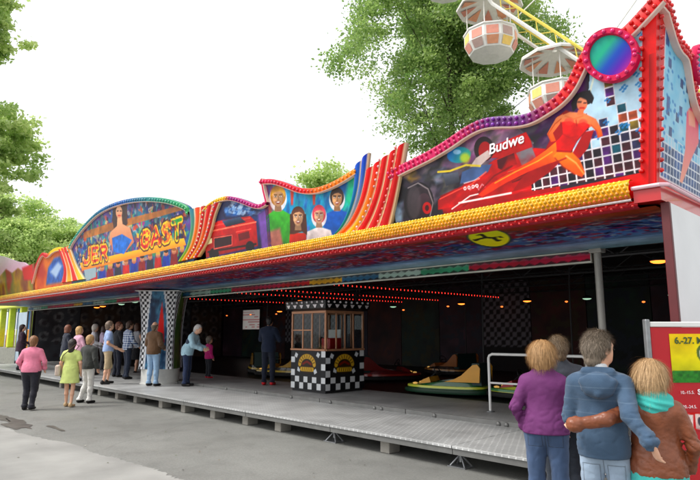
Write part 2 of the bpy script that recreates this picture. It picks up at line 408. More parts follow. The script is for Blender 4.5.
AX = np.array([0, -1, -.12])
MAG, PUR, RED, ORG, YEL = (205, 30, 95), (85, 25, 95), (205, 22, 30), (238, 130, 25), (245, 200, 30)
def dens(line_px, k=2): return np.array([Bp(*p) for p in smooth_line(line_px, k)])
def foot(top, h=-.07): return np.stack([top[:, 0], np.full(len(top), h)], 1)

# ---- big corner board: racing car, reclining woman, chequer tiles
top1 = dens([(391, 172), (402, 166), (418, 158), (432, 151), (450, 140), (468, 127), (485, 119), (502, 117), (518, 117), (532, 114), (545, 106), (557, 98), (567, 87), (574, 73), (580, 60), (588, 48), (600, 41), (614, 37), (626, 29), (638, 16), (648, 5), (656, -4)])
CX = top1[-1, 0]; top1[:, 0] = np.minimum(top1[:, 0], CX)
foot1 = foot(top1); foot1[-1, 0] = -1.98
def art_main(a):
    a.c[:] = (38, 30, 42); a.mottle(.5, 2.2, 1, [(22, 20, 30), (60, 40, 60), (30, 28, 40), (80, 60, 70)])
    # purple field under the rim, lilac speed blur
    a.poly([(500, 112), (560, 90), (585, 60), (585, 130), (545, 150), (520, 128)], (88, 28, 98), soft=.05, col2=(50, 20, 60))
    a.poly([(438, 168), (455, 146), (478, 131), (500, 125), (518, 128), (532, 142), (534, 156), (500, 160), (470, 165)], (205, 140, 180), soft=.03, col2=(120, 60, 110), d=[(500, 125), (470, 165)], tex=.2)
    a.line([(456, 143), (480, 130), (500, 125), (518, 128), (533, 143)], .02, (245, 225, 240))
    a.poly([(401, 170), (440, 160), (450, 190), (440, 215), (395, 220)], (25, 24, 30), soft=.06)
    a.poly([(404, 176), (415, 171), (421, 178), (412, 183)], (200, 150, 50), soft=.04)
    a.poly([(430, 172), (446, 166), (448, 180), (436, 184)], (95, 105, 120), soft=.04); a.poly([(392, 205), (404, 200), (402, 222), (390, 224)], (110, 130, 150), soft=.04)
    a.scatter([(402, 172), (455, 142), (500, 122), (545, 112), (560, 150), (540, 165), (470, 190), (398, 222)], 260, [(14, 12, 18), (80, 66, 84), (150, 130, 146), (60, 60, 74), (70, 70, 50)], .13, 3, soft=.03, alpha=.5, ang=.3)
    # racing car body
    a.poly([(440, 196), (462, 186), (476, 174), (494, 160), (512, 153), (535, 148), (560, 150), (560, 198), (500, 214), (445, 222)], (196, 28, 34), soft=.012, col2=(120, 14, 24), d=[(500, 150), (480, 215)], tex=.1)
    a.poly([(438, 200), (455, 189), (470, 186), (466, 200), (452, 207), (438, 210)], (150, 20, 30), soft=.015)
    a.poly([(488, 148), (526, 132), (531, 141), (533, 150), (500, 158), (490, 158)], (200, 26, 34), soft=.012, col2=(170, 15, 28))
    a.poly([(516, 153), (532, 147), (537, 160), (522, 166)], (120, 112, 118), soft=.015); a.poly([(497, 160), (514, 153), (517, 164), (505, 172), (498, 168)], (70, 14, 22), soft=.012)
    a.line([(459, 203), (480, 199), (511, 193)], .022, (245, 235, 235)); a.line([(511, 193), (540, 186)], .016, (230, 120, 120))
    a.line([(470, 190), (476, 185), (479, 190)], .02, (240, 225, 225)); a.line([(480, 188), (482, 184), (485, 187)], .02, (240, 225, 225))
    a.poly([(462, 180), (478, 176), (480, 179), (464, 184)], (230, 230, 235), soft=.01, alpha=.8); a.line([(466, 177), (478, 176)], .02, (235, 235, 240), alpha=.7)
    # driver, helmet, roll hoop, blue screen
    a.poly([(462, 172), (476, 166), (492, 164), (488, 172), (474, 180), (460, 184)], (70, 90, 130), soft=.02)
    a.ell(484, 149, 10, 12.5, (30, 18, 22)); a.ell(485, 151, 6.5, 9.5, (150, 30, 36)); a.poly([(476, 158), (488, 150), (491, 156), (480, 166), (470, 167)], (205, 185, 180), soft=.012)
    a.ell(459, 155, 12, 8, (40, 110, 185), rot=-8, soft=.02, col2=(70, 160, 120), d=[(450, 150), (468, 162)])
    a.ell(465, 158, 5, 5, (190, 200, 70), soft=.03, alpha=.8); a.ell(457, 152, 4, 2.5, (170, 205, 235), soft=.02, alpha=.8)
    a.line([(438, 172), (450, 171), (466, 165), (480, 166)], .028, (215, 190, 90)); a.poly([(443, 174), (458, 172), (460, 182), (446, 186)], (90, 95, 110), soft=.02, col2=(40, 42, 50))
    a.scatter([(445, 200), (475, 180), (500, 160), (535, 150), (545, 190), (500, 212), (446, 220)], 110, [(225, 50, 48), (150, 14, 22), (170, 16, 26)], .12, 8, soft=.03, alpha=.4, ang=.3)
    a.line([(445, 219), (462, 208), (476, 195), (494, 176), (512, 166)], .022, (110, 8, 16), alpha=.8); a.poly([(446, 214), (470, 204), (520, 193), (556, 186), (556, 197), (500, 210), (447, 222)], (150, 12, 24), soft=.012)
    a.line([(440, 199), (458, 190), (472, 184), (486, 172)], .02, (240, 110, 96), alpha=.8); a.poly([(508, 172), (530, 164), (534, 176), (512, 183)], (96, 8, 18), soft=.01); a.line([(508, 172), (530, 164)], .014, (240, 130, 110), alpha=.8)
    for k_, x_ in enumerate((465, 469, 473, 477)): a.ell(x_, 188.5 - k_ * .9, 1.5, 1.9, (246, 238, 238)); a.ell(x_, 188.5 - k_ * .9, .6, .9, (200, 40, 46))
    a.line([(459, 203), (480, 199), (511, 193)], .024, (248, 240, 240)); a.line([(452, 209), (470, 196), (478, 194)], .018, (245, 236, 236))
    # front tyre
    a.ell(419, 203, 15, 21, (20, 16, 20), soft=.012); a.ell(422, 204, 11, 18, (44, 34, 40), soft=.012, col2=(16, 12, 16)); a.ell(424, 206, 7.5, 13, (64, 44, 52), soft=.012, col2=(24, 16, 20)); a.ell(414, 202, 7, 17, (70, 62, 66), soft=.03, alpha=.7); a.line([(408, 188), (418, 183), (428, 189), (433, 203), (430, 216)], .02, (150, 140, 142), alpha=.8)
    a.ell(427, 208, 4.5, 6, (170, 24, 34)); a.ell(427, 208, 2, 3, (60, 10, 14))
    # chequer field at the corner, tiles of .105 m with white joints
    q = a.K([(530, 176), (562, 150), (566, 132), (588, 100), (590, 72), (620, 34), (648, 8), (652, -8), (644, 175), (642, 172), (532, 192)]); q[-1] = a.K([(532, 191)])[0]
    sd = sdpoly(a.P, q); ins = sd < 0
    # joints lean a little with the design
    u = (a.P[:, 0] + 4.5) / .106; v = (a.P[:, 1] - .02) / .106; iu = np.floor(u).astype(int); iv = np.floor(v).astype(int)
    hsh = _lat[(iu * 7) % 64, (iv * 13 + 5) % 64]; hs2 = _lat[(iu * 11 + 3) % 64, (iv * 5) % 64]
    jt = (np.abs(u - iu - .5) > .45) | (np.abs(v - iv - .5) > .45)
    dark = np.where(iv <= 3, 1.0, np.clip(1.0 - (iv - 3) * .12, .2, 1)) > hsh
    dark &= ~((iv > 3) & (u < 14) & (hs2 < .2))
    pal = np.array([(28, 22, 30), (58, 26, 34), (70, 36, 92), (24, 70, 84), (42, 42, 70), (120, 100, 50), (150, 74, 54)], float)
    pc = pal[np.minimum((hs2 * np.where(iv <= 3, 2.2, 7)).astype(int), 6)]
    f = fbm(a.P[:, 0] * 5, a.P[:, 1] * 5, 2)[:, None]
    base = np.array((206, 226, 240.)) * (1 - f * .5) + np.array((150, 205, 232.)) * f * .5
    pc = pc * (.75 + .6 * vnoise(u * 2.5, v * 2.5, 4)[:, None])
    g = np.where(dark[:, None], pc, base); jd = np.minimum(.5 - np.abs(u - iu - .5), .5 - np.abs(v - iv - .5)) * .106; ja = (np.clip(.5 + (.0085 - jd) / .008, 0, 1) * (dark | (iv < 6)))[:, None]; g = g * (1 - ja) + np.array((238, 232, 238.)) * ja
    a.c = np.where(ins[:, None], g, a.c)
    # blue four-leaf sparkles on the pale tiles
    for k in range(46):
        x = CX - .12 - rng.random() * 1.15; y = .55 + rng.random() * 1.4
        if sdpoly(np.array([[x, y]]), q)[0] > -.05: continue
        for dx, dy in ((.022, 0), (-.022, .006), (0, .02), (.004, -.02)):
            a.poly([(x + dx + .016 * math.cos(t), y + dy + .013 * math.sin(t)) for t in np.linspace(0, 6.28, 8)], (70, 130, 190), raw=True, soft=.008, alpha=.85)
    a.line([(648, 12), (646, 60), (644, 120), (642, 170)], .022, (240, 232, 225)); a.line([(648, 10), (638, 22), (622, 38)], .022, (240, 225, 200)); a.line([(594, 76), (590, 92), (588, 104)], .022, (230, 240, 225))
    # round mirror
    a.ell(614, 58, 18, 17, (40, 90, 160), col2=(110, 50, 150), d=[(604, 48), (628, 70)]); a.ell(608, 54, 10, 10, (50, 165, 130), soft=.1, alpha=.75); a.ell(622, 66, 7, 7, (150, 50, 140), soft=.08, alpha=.7)
    # red foot band of the board
    a.poly([(500, 203), (560, 190), (644, 172), (660, 168), (660, 200), (500, 225)], (212, 24, 34), soft=.008); a.poly([(643, -10), (662, -14), (660, 200), (640, 200)], (216, 26, 36), soft=.008)
    # cape and woman in red
    a.poly([(556, 118), (566, 110), (580, 116), (575, 140), (562, 160), (550, 172), (530, 186), (512, 192), (520, 180), (540, 160), (550, 140)], (150, 18, 30), soft=.02)
    a.poly([(584, 132), (594, 130), (588, 148), (580, 158), (570, 158)], (165, 20, 32), soft=.015)
    skin, sk2 = (240, 150, 110), (216, 96, 62)
    a.poly([(558, 140), (569, 138), (572, 150), (566, 158), (548, 164), (528, 172), (506, 183), (492, 192), (483, 197), (478, 195), (492, 183), (510, 172), (532, 160), (546, 150)], (240, 120, 50), soft=.012, col2=(222, 78, 34), d=[(540, 150), (535, 172)], tex=.12)
    a.poly([(553, 156), (560, 150), (572, 152), (580, 160), (585, 172), (582, 177), (574, 174), (562, 166)], (244, 140, 80), soft=.012, col2=(220, 90, 48), tex=.1)
    a.poly([(556, 118), (563, 114), (560, 124), (553, 133), (556, 141), (551, 142), (547, 134)], skin, soft=.01, col2=sk2)
    a.poly([(590, 116), (596, 119), (601, 128), (603, 136), (598, 138), (596, 131), (590, 125)], skin, soft=.01, col2=sk2)
    a.poly([(557, 117), (570, 112), (584, 113), (594, 118), (591, 127), (582, 130), (566, 126), (561, 122)], skin, soft=.01, col2=(232, 120, 88), tex=.08)
    a.poly([(562, 122), (570, 121), (577, 124), (584, 122), (590, 125), (584, 133), (576, 142), (571, 152), (557, 152), (556, 142), (563, 134)], (226, 48, 52), soft=.01, col2=(196, 26, 34), tex=.15)
    a.ell(569, 122, 5, 4, (236, 92, 84), soft=.02, alpha=.7); a.ell(583, 123, 4.5, 4, (236, 92, 84), soft=.02, alpha=.7); a.line([(557, 151), (571, 152)], .02, (120, 14, 24), alpha=.6)
    a.line([(483, 197), (506, 184), (530, 173), (552, 164), (566, 158)], .022, (150, 40, 20), alpha=.75); a.line([(495, 183), (515, 172), (538, 161), (552, 152)], .016, (255, 190, 120), alpha=.7); a.line([(584, 174), (576, 163), (566, 156)], .018, (255, 190, 130), alpha=.7); a.line([(574, 174), (563, 167), (555, 158)], .016, (150, 44, 24), alpha=.7)
    a.line([(551, 141), (548, 134), (555, 124), (561, 119)], .012, (190, 76, 50), alpha=.8); a.line([(598, 137), (597, 131), (591, 125)], .012, (190, 76, 50), alpha=.8); a.line([(571, 152), (577, 141), (584, 133), (589, 127)], .012, (130, 10, 22), alpha=.8); a.line([(563, 134), (570, 138), (578, 136)], .014, (170, 16, 28), alpha=.6); a.line([(565, 116), (574, 119), (583, 116)], .009, (200, 96, 66), alpha=.7); a.line([(576, 120), (577, 126)], .008, (150, 20, 26), alpha=.8)
    a.ell(585, 98, 8.5, 7, (20, 16, 20)); a.poly([(571, 104), (575, 94), (590, 90), (594, 98), (592, 104), (580, 96), (577, 108), (573, 112)], (22, 16, 20), soft=.01)
    a.ell(582, 104, 5.2, 6.8, (242, 168, 134), soft=.01, col2=(226, 120, 92)); a.poly([(578, 110), (584, 110), (583, 115), (577, 115)], (226, 124, 92), soft=.01)
    a.line([(578, 102), (581, 102)], .016, (40, 20, 22)); a.line([(584, 103), (586, 103)], .014, (40, 20, 22)); a.line([(580, 108), (584, 108)], .014, (190, 20, 34)); a.line([(576, 98), (580, 96), (587, 99)], .025, (20, 14, 18))
_am = art_main
def art_main(a): _am(a); a.mottle(.14, 4, 51); a.mottle(.1, 13, 52)
patch('scenery_board', foot1, top1, art_main, (.0075, .0075))
r1 = rim('board_rim', top1[::1], .15, [(0, MAG), (.3, (190, 25, 100)), (.42, PUR), (.55, PUR), (.66, (200, 22, 50)), (1, RED)], side=-1)
def rim_bulbs(line, w, cols, step, r, rows=(.5,), side=-1, off=.07, to3=W3, ax=AX, skip=None):
    L = resample(line, step=step); t = np.gradient(L, axis=0); t /= np.linalg.norm(t, axis=1)[:, None]; n = np.stack([-t[:, 1], t[:, 0]], 1) * side
    Q_ = np.vstack([L + n * w * k for k in rows]); c = np.vstack([stops(np.linspace(0, 1, len(L)), cols)] * len(rows))
    if skip is not None: ok_ = np.hypot(*(Q_ - np.asarray(skip[0])).T) > skip[1]; Q_ = Q_[ok_]; c = c[ok_]
    P = to3(Q_, off)
    bulbs('bulb_row', P, ax, r, c, stretch=1.1)
BM = [(0, (225, 40, 120)), (.38, (215, 35, 110)), (.45, (130, 70, 170)), (.55, (140, 60, 150)), (.66, (230, 40, 90)), (1, (235, 30, 60))]
rim_bulbs(top1, .15, BM, .082, .026, (.22, .68), skip=(Bp(614, 58), .27))
# ring round the mirror
ring = np.array([Bp(614 + 21 * math.cos(t), 58 + 20 * math.sin(t)) for t in np.linspace(0, 2 * math.pi, 50)])
def mirror_disc(loop, to3, off):
    cen = loop.mean(0); rr_ = np.linspace(0, 1, 14); V = []; Cc = []
    for q in rr_:
        for p in loop[:-1]: V.append(cen + (p - cen) * q)
    V = np.array(V); d = (V - cen); d = d / np.abs(d).max(); t = np.clip(.5 + .5 * (d[:, 0] * .6 - d[:, 1] * .7), 0, 1)
    Cc = stops(t, [(0, (40, 150, 140)), (.3, (50, 165, 130)), (.55, (40, 84, 170)), (.8, (90, 50, 160)), (1, (170, 50, 140))]); n = len(loop) - 1; i = np.arange(13)[:, None]; j = np.arange(n)[None]
    F = np.stack([(i * n + j).ravel(), ((i + 1) * n + j).ravel(), ((i + 1) * n + (j + 1) % n).ravel(), (i * n + (j + 1) % n).ravel()], 1)
    under(mesh('mirror', to3(V, off), F, M['print'], pav, True, Cc))
mirror_disc(ring, W3, .085)
rim('mirror_rim', ring, .075, [(0, (200, 28, 90)), (1, (200, 28, 90))], side=1, edge=0, off=.045)
rim_bulbs(ring[:-1], .075, [(0, (235, 60, 130)), (1, (235, 60, 130))], .08, .025, (.5,), side=1, off=.115)
# corner upright bulbs
hv = np.arange(.2, top1[-1, 1] - .1, .107)
edgeX = np.interp(hv, [0, top1[-1, 1]], [-1.98, CX])
bulbs('bulb_row', W3(np.stack([edgeX - .14, hv], 1), .012), AX, .027, (228, 30, 52), stretch=1.4)
# lettering on the engine cover
def text_on_board(s, px, size, rot, colr, name='lettering'):
    cu_ = bpy.data.curves.new(name, 'FONT'); cu_.body = s; cu_.size = size; cu_.extrude = .004; cu_.shear = .25; cu_.offset = .003
    o = bpy.data.objects.new(name, cu_); link(o); me = bpy.data.meshes.new_from_object(o.evaluated_get(bpy.context.evaluated_depsgraph_get())); bpy.data.objects.remove(o)
    V = np.array([v.co for v in me.vertices]); c, s_ = math.cos(rot), math.sin(rot); X, h = Bp(*px)
    P = np.stack([X + V[:, 0] * c - V[:, 1] * s_, h + V[:, 0] * s_ + V[:, 1] * c], 1); W = W3(P, .006); W[:, 1] -= V[:, 2]
    me.vertices.foreach_set('co', W.astype(np.float32).ravel()); me.materials.append(colr); me.update()
    ob = bpy.data.objects.new(name, me); link(ob, pav); return under(ob)
M['letter_white'] = mat('letter_white', (240, 232, 236), .5, var=.05)
text_on_board('Budwe', (489, 155), .185, R_(5), M['letter_white'])

# ---- red sail fan beside it
def fan(name, left_px, right_px, cols, res=.02, off=.05, bulb=None):
    """curved sail made of striped feathers between its left and right edge"""
    A = dens(left_px, 3); B = dens(right_px, 3); nc = 60
    A = resample(A, nc); B = resample(B, nc)
    ns = len(cols); nr = ns * 6 + 1; s = np.linspace(0, 1, nr); P = A[:, None] * (1 - s[None, :, None]) + B[:, None] * s[None, :, None]
    c = np.zeros((nc, nr, 3)); h = np.zeros((nc, nr)); tt = np.linspace(0, 1, nc)
    for k in range(nr):
        x = s[k] * ns; i = min(int(x), ns - 1); fx = x - i
        c0, c1 = cols[i]; c[:, k] = np.asarray(c0)[None] * (1 - tt[:, None]) + np.asarray(c1)[None] * tt[:, None]
        if fx < .08 and k > 0 or k in (0, nr - 1): c[:, k] = (245, 225, 190)
        h[:, k] = .035 * math.sin(math.pi * fx)
    V = W3(P.reshape(-1, 2), 0); V[:, 1] -= (off + h.ravel())
    i = np.arange(nc - 1)[:, None]; j = np.arange(nr - 1)[None]; f0 = (i * nr + j).ravel(); F = np.stack([f0, f0 + 1, f0 + nr + 1, f0 + nr], 1)
    nv = len(V); Vb = W3(P.reshape(-1, 2), -.03); ringi = np.r_[np.arange(nr), np.arange(1, nc) * nr + nr - 1, (nc - 1) * nr + np.arange(nr - 2, -1, -1), np.arange(nc - 2, 0, -1) * nr]
    kk = np.arange(len(ringi)); V = np.vstack([V, Vb[ringi]]); S = np.stack([ringi, nv + kk, nv + (kk + 1) % len(kk), ringi[(kk + 1) % len(kk)]], 1)
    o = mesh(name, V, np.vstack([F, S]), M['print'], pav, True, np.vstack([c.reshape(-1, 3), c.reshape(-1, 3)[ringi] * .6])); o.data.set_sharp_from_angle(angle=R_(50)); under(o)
    if bulb:
        for sfrac, colb in bulb:
            L = A * (1 - sfrac) + B * sfrac; L = resample(L, step=.1); bulbs('bulb_row', W3(L, off + .04), AX, .022, colb)
fan('sail_panel', [(337, 236), (350, 226), (361, 205), (366, 185), (368, 172)], [(392, 226), (397, 205), (402, 180), (405, 160), (408, 143)],
    [((235, 120, 30), (215, 40, 40)), ((245, 190, 40), (225, 60, 40)), ((200, 30, 30), (210, 30, 40)), ((190, 20, 30), (205, 25, 35)), ((180, 16, 28), (200, 22, 40))], bulb=[(.4, (240, 190, 190)), (.8, (235, 120, 120))])
fan('sail_panel', [(333, 238), (342, 228), (350, 210), (355, 190), (356, 168)], [(338, 236), (351, 225), (361, 204), (367, 180), (370, 153)],
    [((60, 150, 110), (30, 90, 190)), ((230, 215, 160), (30, 70, 180))], off=.03)

# ---- four cheering people
top3 = dens([(263, 180), (275, 179), (288, 183), (303, 189), (318, 189), (332, 184), (345, 177), (357, 169)])
def face(a, x, y, s, skin, hair, shirt, long=False, body=None):
    if body: a.poly([(x + dx * s, y + dy * s) for dx, dy in body], shirt, soft=.02, col2=tuple(v * .6 for v in shirt), tex=.12)
    a.ell(x, y + .5 * s, 5.9 * s, 8.6 * s, (236, 226, 228), soft=.02, alpha=.9)
    a.ell(x, y - 1.5 * s, 5.2 * s, 7.2 * s, hair, soft=.015)
    if long: a.poly([(x - 6 * s, y - 3 * s), (x + 6 * s, y - 3 * s), (x + 7 * s, y + 13 * s), (x + 3 * s, y + 10 * s), (x - 3 * s, y + 12 * s), (x - 6 * s, y + 12 * s)], hair, soft=.02)
    dk = tuple(v * .62 for v in skin)
    a.poly([(x - 1.8 * s, y + 3 * s), (x + 1.8 * s, y + 3 * s), (x + 2.6 * s, y + 9 * s), (x - 2.4 * s, y + 9 * s)], dk, soft=.01)
    a.poly([(x + dx * s, y + dy * s) for dx, dy in ((-3.6, -3), (-2.2, -5), (1.5, -5.2), (3.5, -3.2), (3.7, 0), (3.1, 3), (1.6, 5.4), (-.4, 5.8), (-2.3, 4.4), (-3.5, 1.5))], skin, soft=.01, col2=dk, d=[(x - 3.5 * s, y - 3 * s), (x + 4.5 * s, y + 5 * s)])
    a.poly([(x + dx * s, y + dy * s) for dx, dy in ((-4.4, -1), (-4.2, -5), (-1.5, -7.6), (2.5, -7.4), (4.6, -4.5), (4.3, -.5), (3.4, -3.2), (1, -4.6), (-2, -3.9), (-3.5, -2.6))], hair, soft=.012, col2=tuple(min(255, v * 1.6 + 14) for v in hair))
    for e in (-1, 1):
        a.ell(x + e * 1.75 * s, y - 1.1 * s, 1.15 * s, .75 * s, dk, soft=.01, alpha=.7); a.ell(x + e * 1.7 * s, y - 1.0 * s, .75 * s, .42 * s, (238, 232, 226), soft=.005); a.ell(x + e * 1.65 * s, y - 1.0 * s, .34 * s, .42 * s, (36, 24, 22), soft=.005)
        a.line([(x + e * .8 * s, y - 2.1 * s), (x + e * 2.6 * s, y - 2.3 * s)], .016 * s, tuple(v * .6 for v in hair), alpha=.9)
    a.line([(x + .2 * s, y - .9 * s), (x + .6 * s, y + 1.1 * s), (x - .3 * s, y + 1.3 * s)], .013 * s, tuple(v * .5 for v in skin), alpha=.8); a.ell(x - 1.9 * s, y + 1.2 * s, 1.1 * s, .9 * s, tuple(min(255, v * 1.12) for v in skin), soft=.02, alpha=.6)
    a.poly([(x - 1.7 * s, y + 2.4 * s), (x, y + 2.2 * s), (x + 1.7 * s, y + 2.2 * s), (x + .9 * s, y + 3.9 * s), (x - .7 * s, y + 4.0 * s)], (120, 26, 30), soft=.008); a.poly([(x - 1.2 * s, y + 2.5 * s), (x + 1.2 * s, y + 2.4 * s), (x + .8 * s, y + 3 * s), (x - .8 * s, y + 3.1 * s)], (246, 240, 232), soft=.006)
BODY = [(-7, 9), (-2, 7), (3, 7), (8, 10), (10, 30), (-9, 30)]
def art_people(a):
    a.c[:] = (30, 120, 175); a.mottle(.6, 1.3, 2, [(20, 70, 140), (40, 150, 200), (30, 160, 170), (60, 110, 190)])
    a.poly([(262, 178), (272, 178), (278, 215), (272, 245), (262, 248)], (120, 60, 130), soft=.08, col2=(230, 120, 40)); a.poly([(350, 172), (358, 168), (358, 200), (346, 235), (338, 236)], (50, 170, 130), soft=.06)
    a.scatter([(264, 182), (290, 186), (318, 191), (356, 172), (346, 236), (264, 250)], 160, [(20, 60, 130), (90, 190, 220), (40, 150, 150), (120, 90, 180)], .12, 9, soft=.03, alpha=.5, ang=1.2)
    for x in (292, 314): a.poly([(x - 2, 186), (x + 2, 188), (x + 1, 205), (x - 1, 205)], (190, 70, 60), soft=.03)
    face(a, 278, 198, 1.5, (222, 170, 130), (175, 120, 60), (70, 165, 60), body=[(-8, 12), (-2, 8), (3, 8), (10, 12), (11, 36), (-7, 36)])
    a.poly([(267, 232), (280, 228), (284, 250), (266, 252)], (200, 90, 110), soft=.05, alpha=.7)
    face(a, 337, 199, 1.35, (214, 160, 120), (40, 28, 26), (45, 100, 190), body=[(-10, 12), (-2, 8), (3, 8), (8, 10), (12, 36), (-10, 36)])
    face(a, 298, 218, 1.35, (226, 176, 140), (70, 40, 30), (180, 60, 50), long=True, body=[(-6, 11), (6, 11), (7, 26), (-7, 26)])
    face(a, 319, 216, 1.3, (230, 180, 150), (185, 70, 80), (232, 222, 226), body=[(-9, 12), (0, 8), (9, 11), (14, 30), (-11, 30)])
_ap = art_people
def art_people(a): _ap(a); a.mottle(.16, 5, 41); a.mottle(.12, 14, 42)
patch('scenery_board', foot(top3), top3, art_people, (.012, .012))
rim('board_rim', top3, .1, [(0, (190, 30, 80)), (.45, (205, 30, 60)), (.6, (225, 110, 30)), (1, (238, 150, 30))])
rim_bulbs(top3, .1, [(0, (235, 60, 120)), (.5, (225, 40, 80)), (.62, ORG), (1, (245, 160, 40))], .095, .026)
lft = np.array([Bp(*p) for p in ((263, 180), (265, 192), (268, 204))])
rim('board_rim', lft, .07, [(0, (200, 30, 80)), (1, (190, 30, 100))], side=1)

# ---- red road car board
top4 = dens([(203, 212), (210, 204), (220, 198), (231, 196), (243, 199), (255, 204), (262, 205), (268, 201)])
def art_car(a):
    a.c[:] = (40, 42, 80); a.mottle(.6, 1.6, 5, [(24, 26, 50), (50, 70, 130), (70, 40, 100), (30, 30, 60)])
    a.poly([(224, 208), (240, 204), (252, 210), (236, 216), (226, 216)], (50, 90, 150), soft=.05)
    a.poly([(206, 228), (218, 221), (250, 216), (256, 222), (258, 246), (205, 258)], (196, 24, 30), soft=.02, col2=(130, 12, 22), tex=.1)
    a.poly([(214, 237), (232, 234), (232, 246), (213, 250)], (40, 14, 18), soft=.012); a.poly([(238, 234), (249, 231), (250, 238), (239, 241)], (90, 20, 24), soft=.012)
    a.line([(213, 226), (250, 218)], .03, (235, 120, 110), alpha=.7); a.line([(236, 232), (251, 229)], .02, (240, 150, 130), alpha=.6); a.line([(208, 252), (256, 244)], .04, (30, 12, 16))
    a.scatter([(222, 214), (232, 200), (262, 208), (262, 216)], 60, [(30, 30, 60), (90, 130, 190), (200, 220, 240)], .1, 6, soft=.015, alpha=.7, ang=.15); a.ell(214, 254, 5, 6, (20, 14, 16)); a.ell(250, 247, 4.5, 6, (20, 14, 16)); a.poly([(222, 221), (240, 217), (246, 222), (226, 227)], (60, 80, 110), soft=.01, col2=(20, 24, 36)); a.line([(207, 232), (256, 222)], .03, (255, 130, 110)); a.poly([(207, 240), (212, 238), (212, 243), (207, 245)], (255, 235, 190), soft=.01); a.line([(214, 238), (232, 235), (232, 245), (214, 249), (214, 238)], .02, (235, 110, 100))
    a.poly([(258, 214), (268, 208), (272, 250), (262, 250)], (110, 80, 150), soft=.05); 
_ac = art_car
def art_car(a): _ac(a); a.mottle(.2, 4, 61); a.mottle(.12, 12, 62)
patch('scenery_board', foot(top4), top4, art_car, (.016, .014))
rim('board_rim', top4, .09, [(0, (235, 190, 40)), (.4, (240, 180, 40)), (.5, (150, 30, 110)), (1, (180, 25, 110))])
rim_bulbs(top4, .09, [(0, YEL), (.42, YEL), (.5, (150, 60, 150)), (1, (215, 40, 120))], .1, .027)
fan('sail_panel', [(180, 262), (188, 250), (192, 235), (193, 222), (191, 210)], [(200, 257), (209, 243), (214, 228), (217, 215), (222, 203)],
    [((150, 190, 60), (60, 120, 140)), ((235, 160, 40), (225, 90, 30)), ((205, 30, 34), (190, 24, 34)), ((240, 170, 50), (200, 30, 40)), ((200, 26, 36), (190, 24, 60))], bulb=[(.55, (245, 220, 200)), (.9, (240, 200, 210))])

# ---- dome board with the ride's name in tall coloured letters
top5 = dens([(70, 250), (72, 243), (78, 234), (86, 224), (100, 210), (120, 201), (143, 197), (166, 198), (180, 202), (189, 206), (191, 212)])
GL = {'J': [[(.9, 1), (.9, .2), (.6, 0), (.2, .05), (.1, .3)]], 'E': [[(.9, 1), (.1, 1), (.1, 0), (.9, 0)], [(.1, .52), (.75, .52)]], 'R': [[(.1, 0), (.1, 1), (.75, 1), (.9, .78), (.75, .52), (.1, .52)], [(.5, .52), (.9, 0)]],
      'G': [[(.9, .85), (.7, 1), (.3, 1), (.1, .75), (.1, .2), (.35, 0), (.7, 0), (.9, .2), (.9, .48), (.55, .48)]], 'A': [[(.05, 0), (.5, 1), (.95, 0)], [(.25, .35), (.75, .35)]], 'S': [[(.9, .85), (.6, 1), (.25, .95), (.12, .75), (.3, .55), (.7, .45), (.88, .25), (.7, .03), (.3, 0), (.08, .15)]], 'T': [[(.0, 1), (1, 1)], [(.5, 1), (.5, 0)]]}
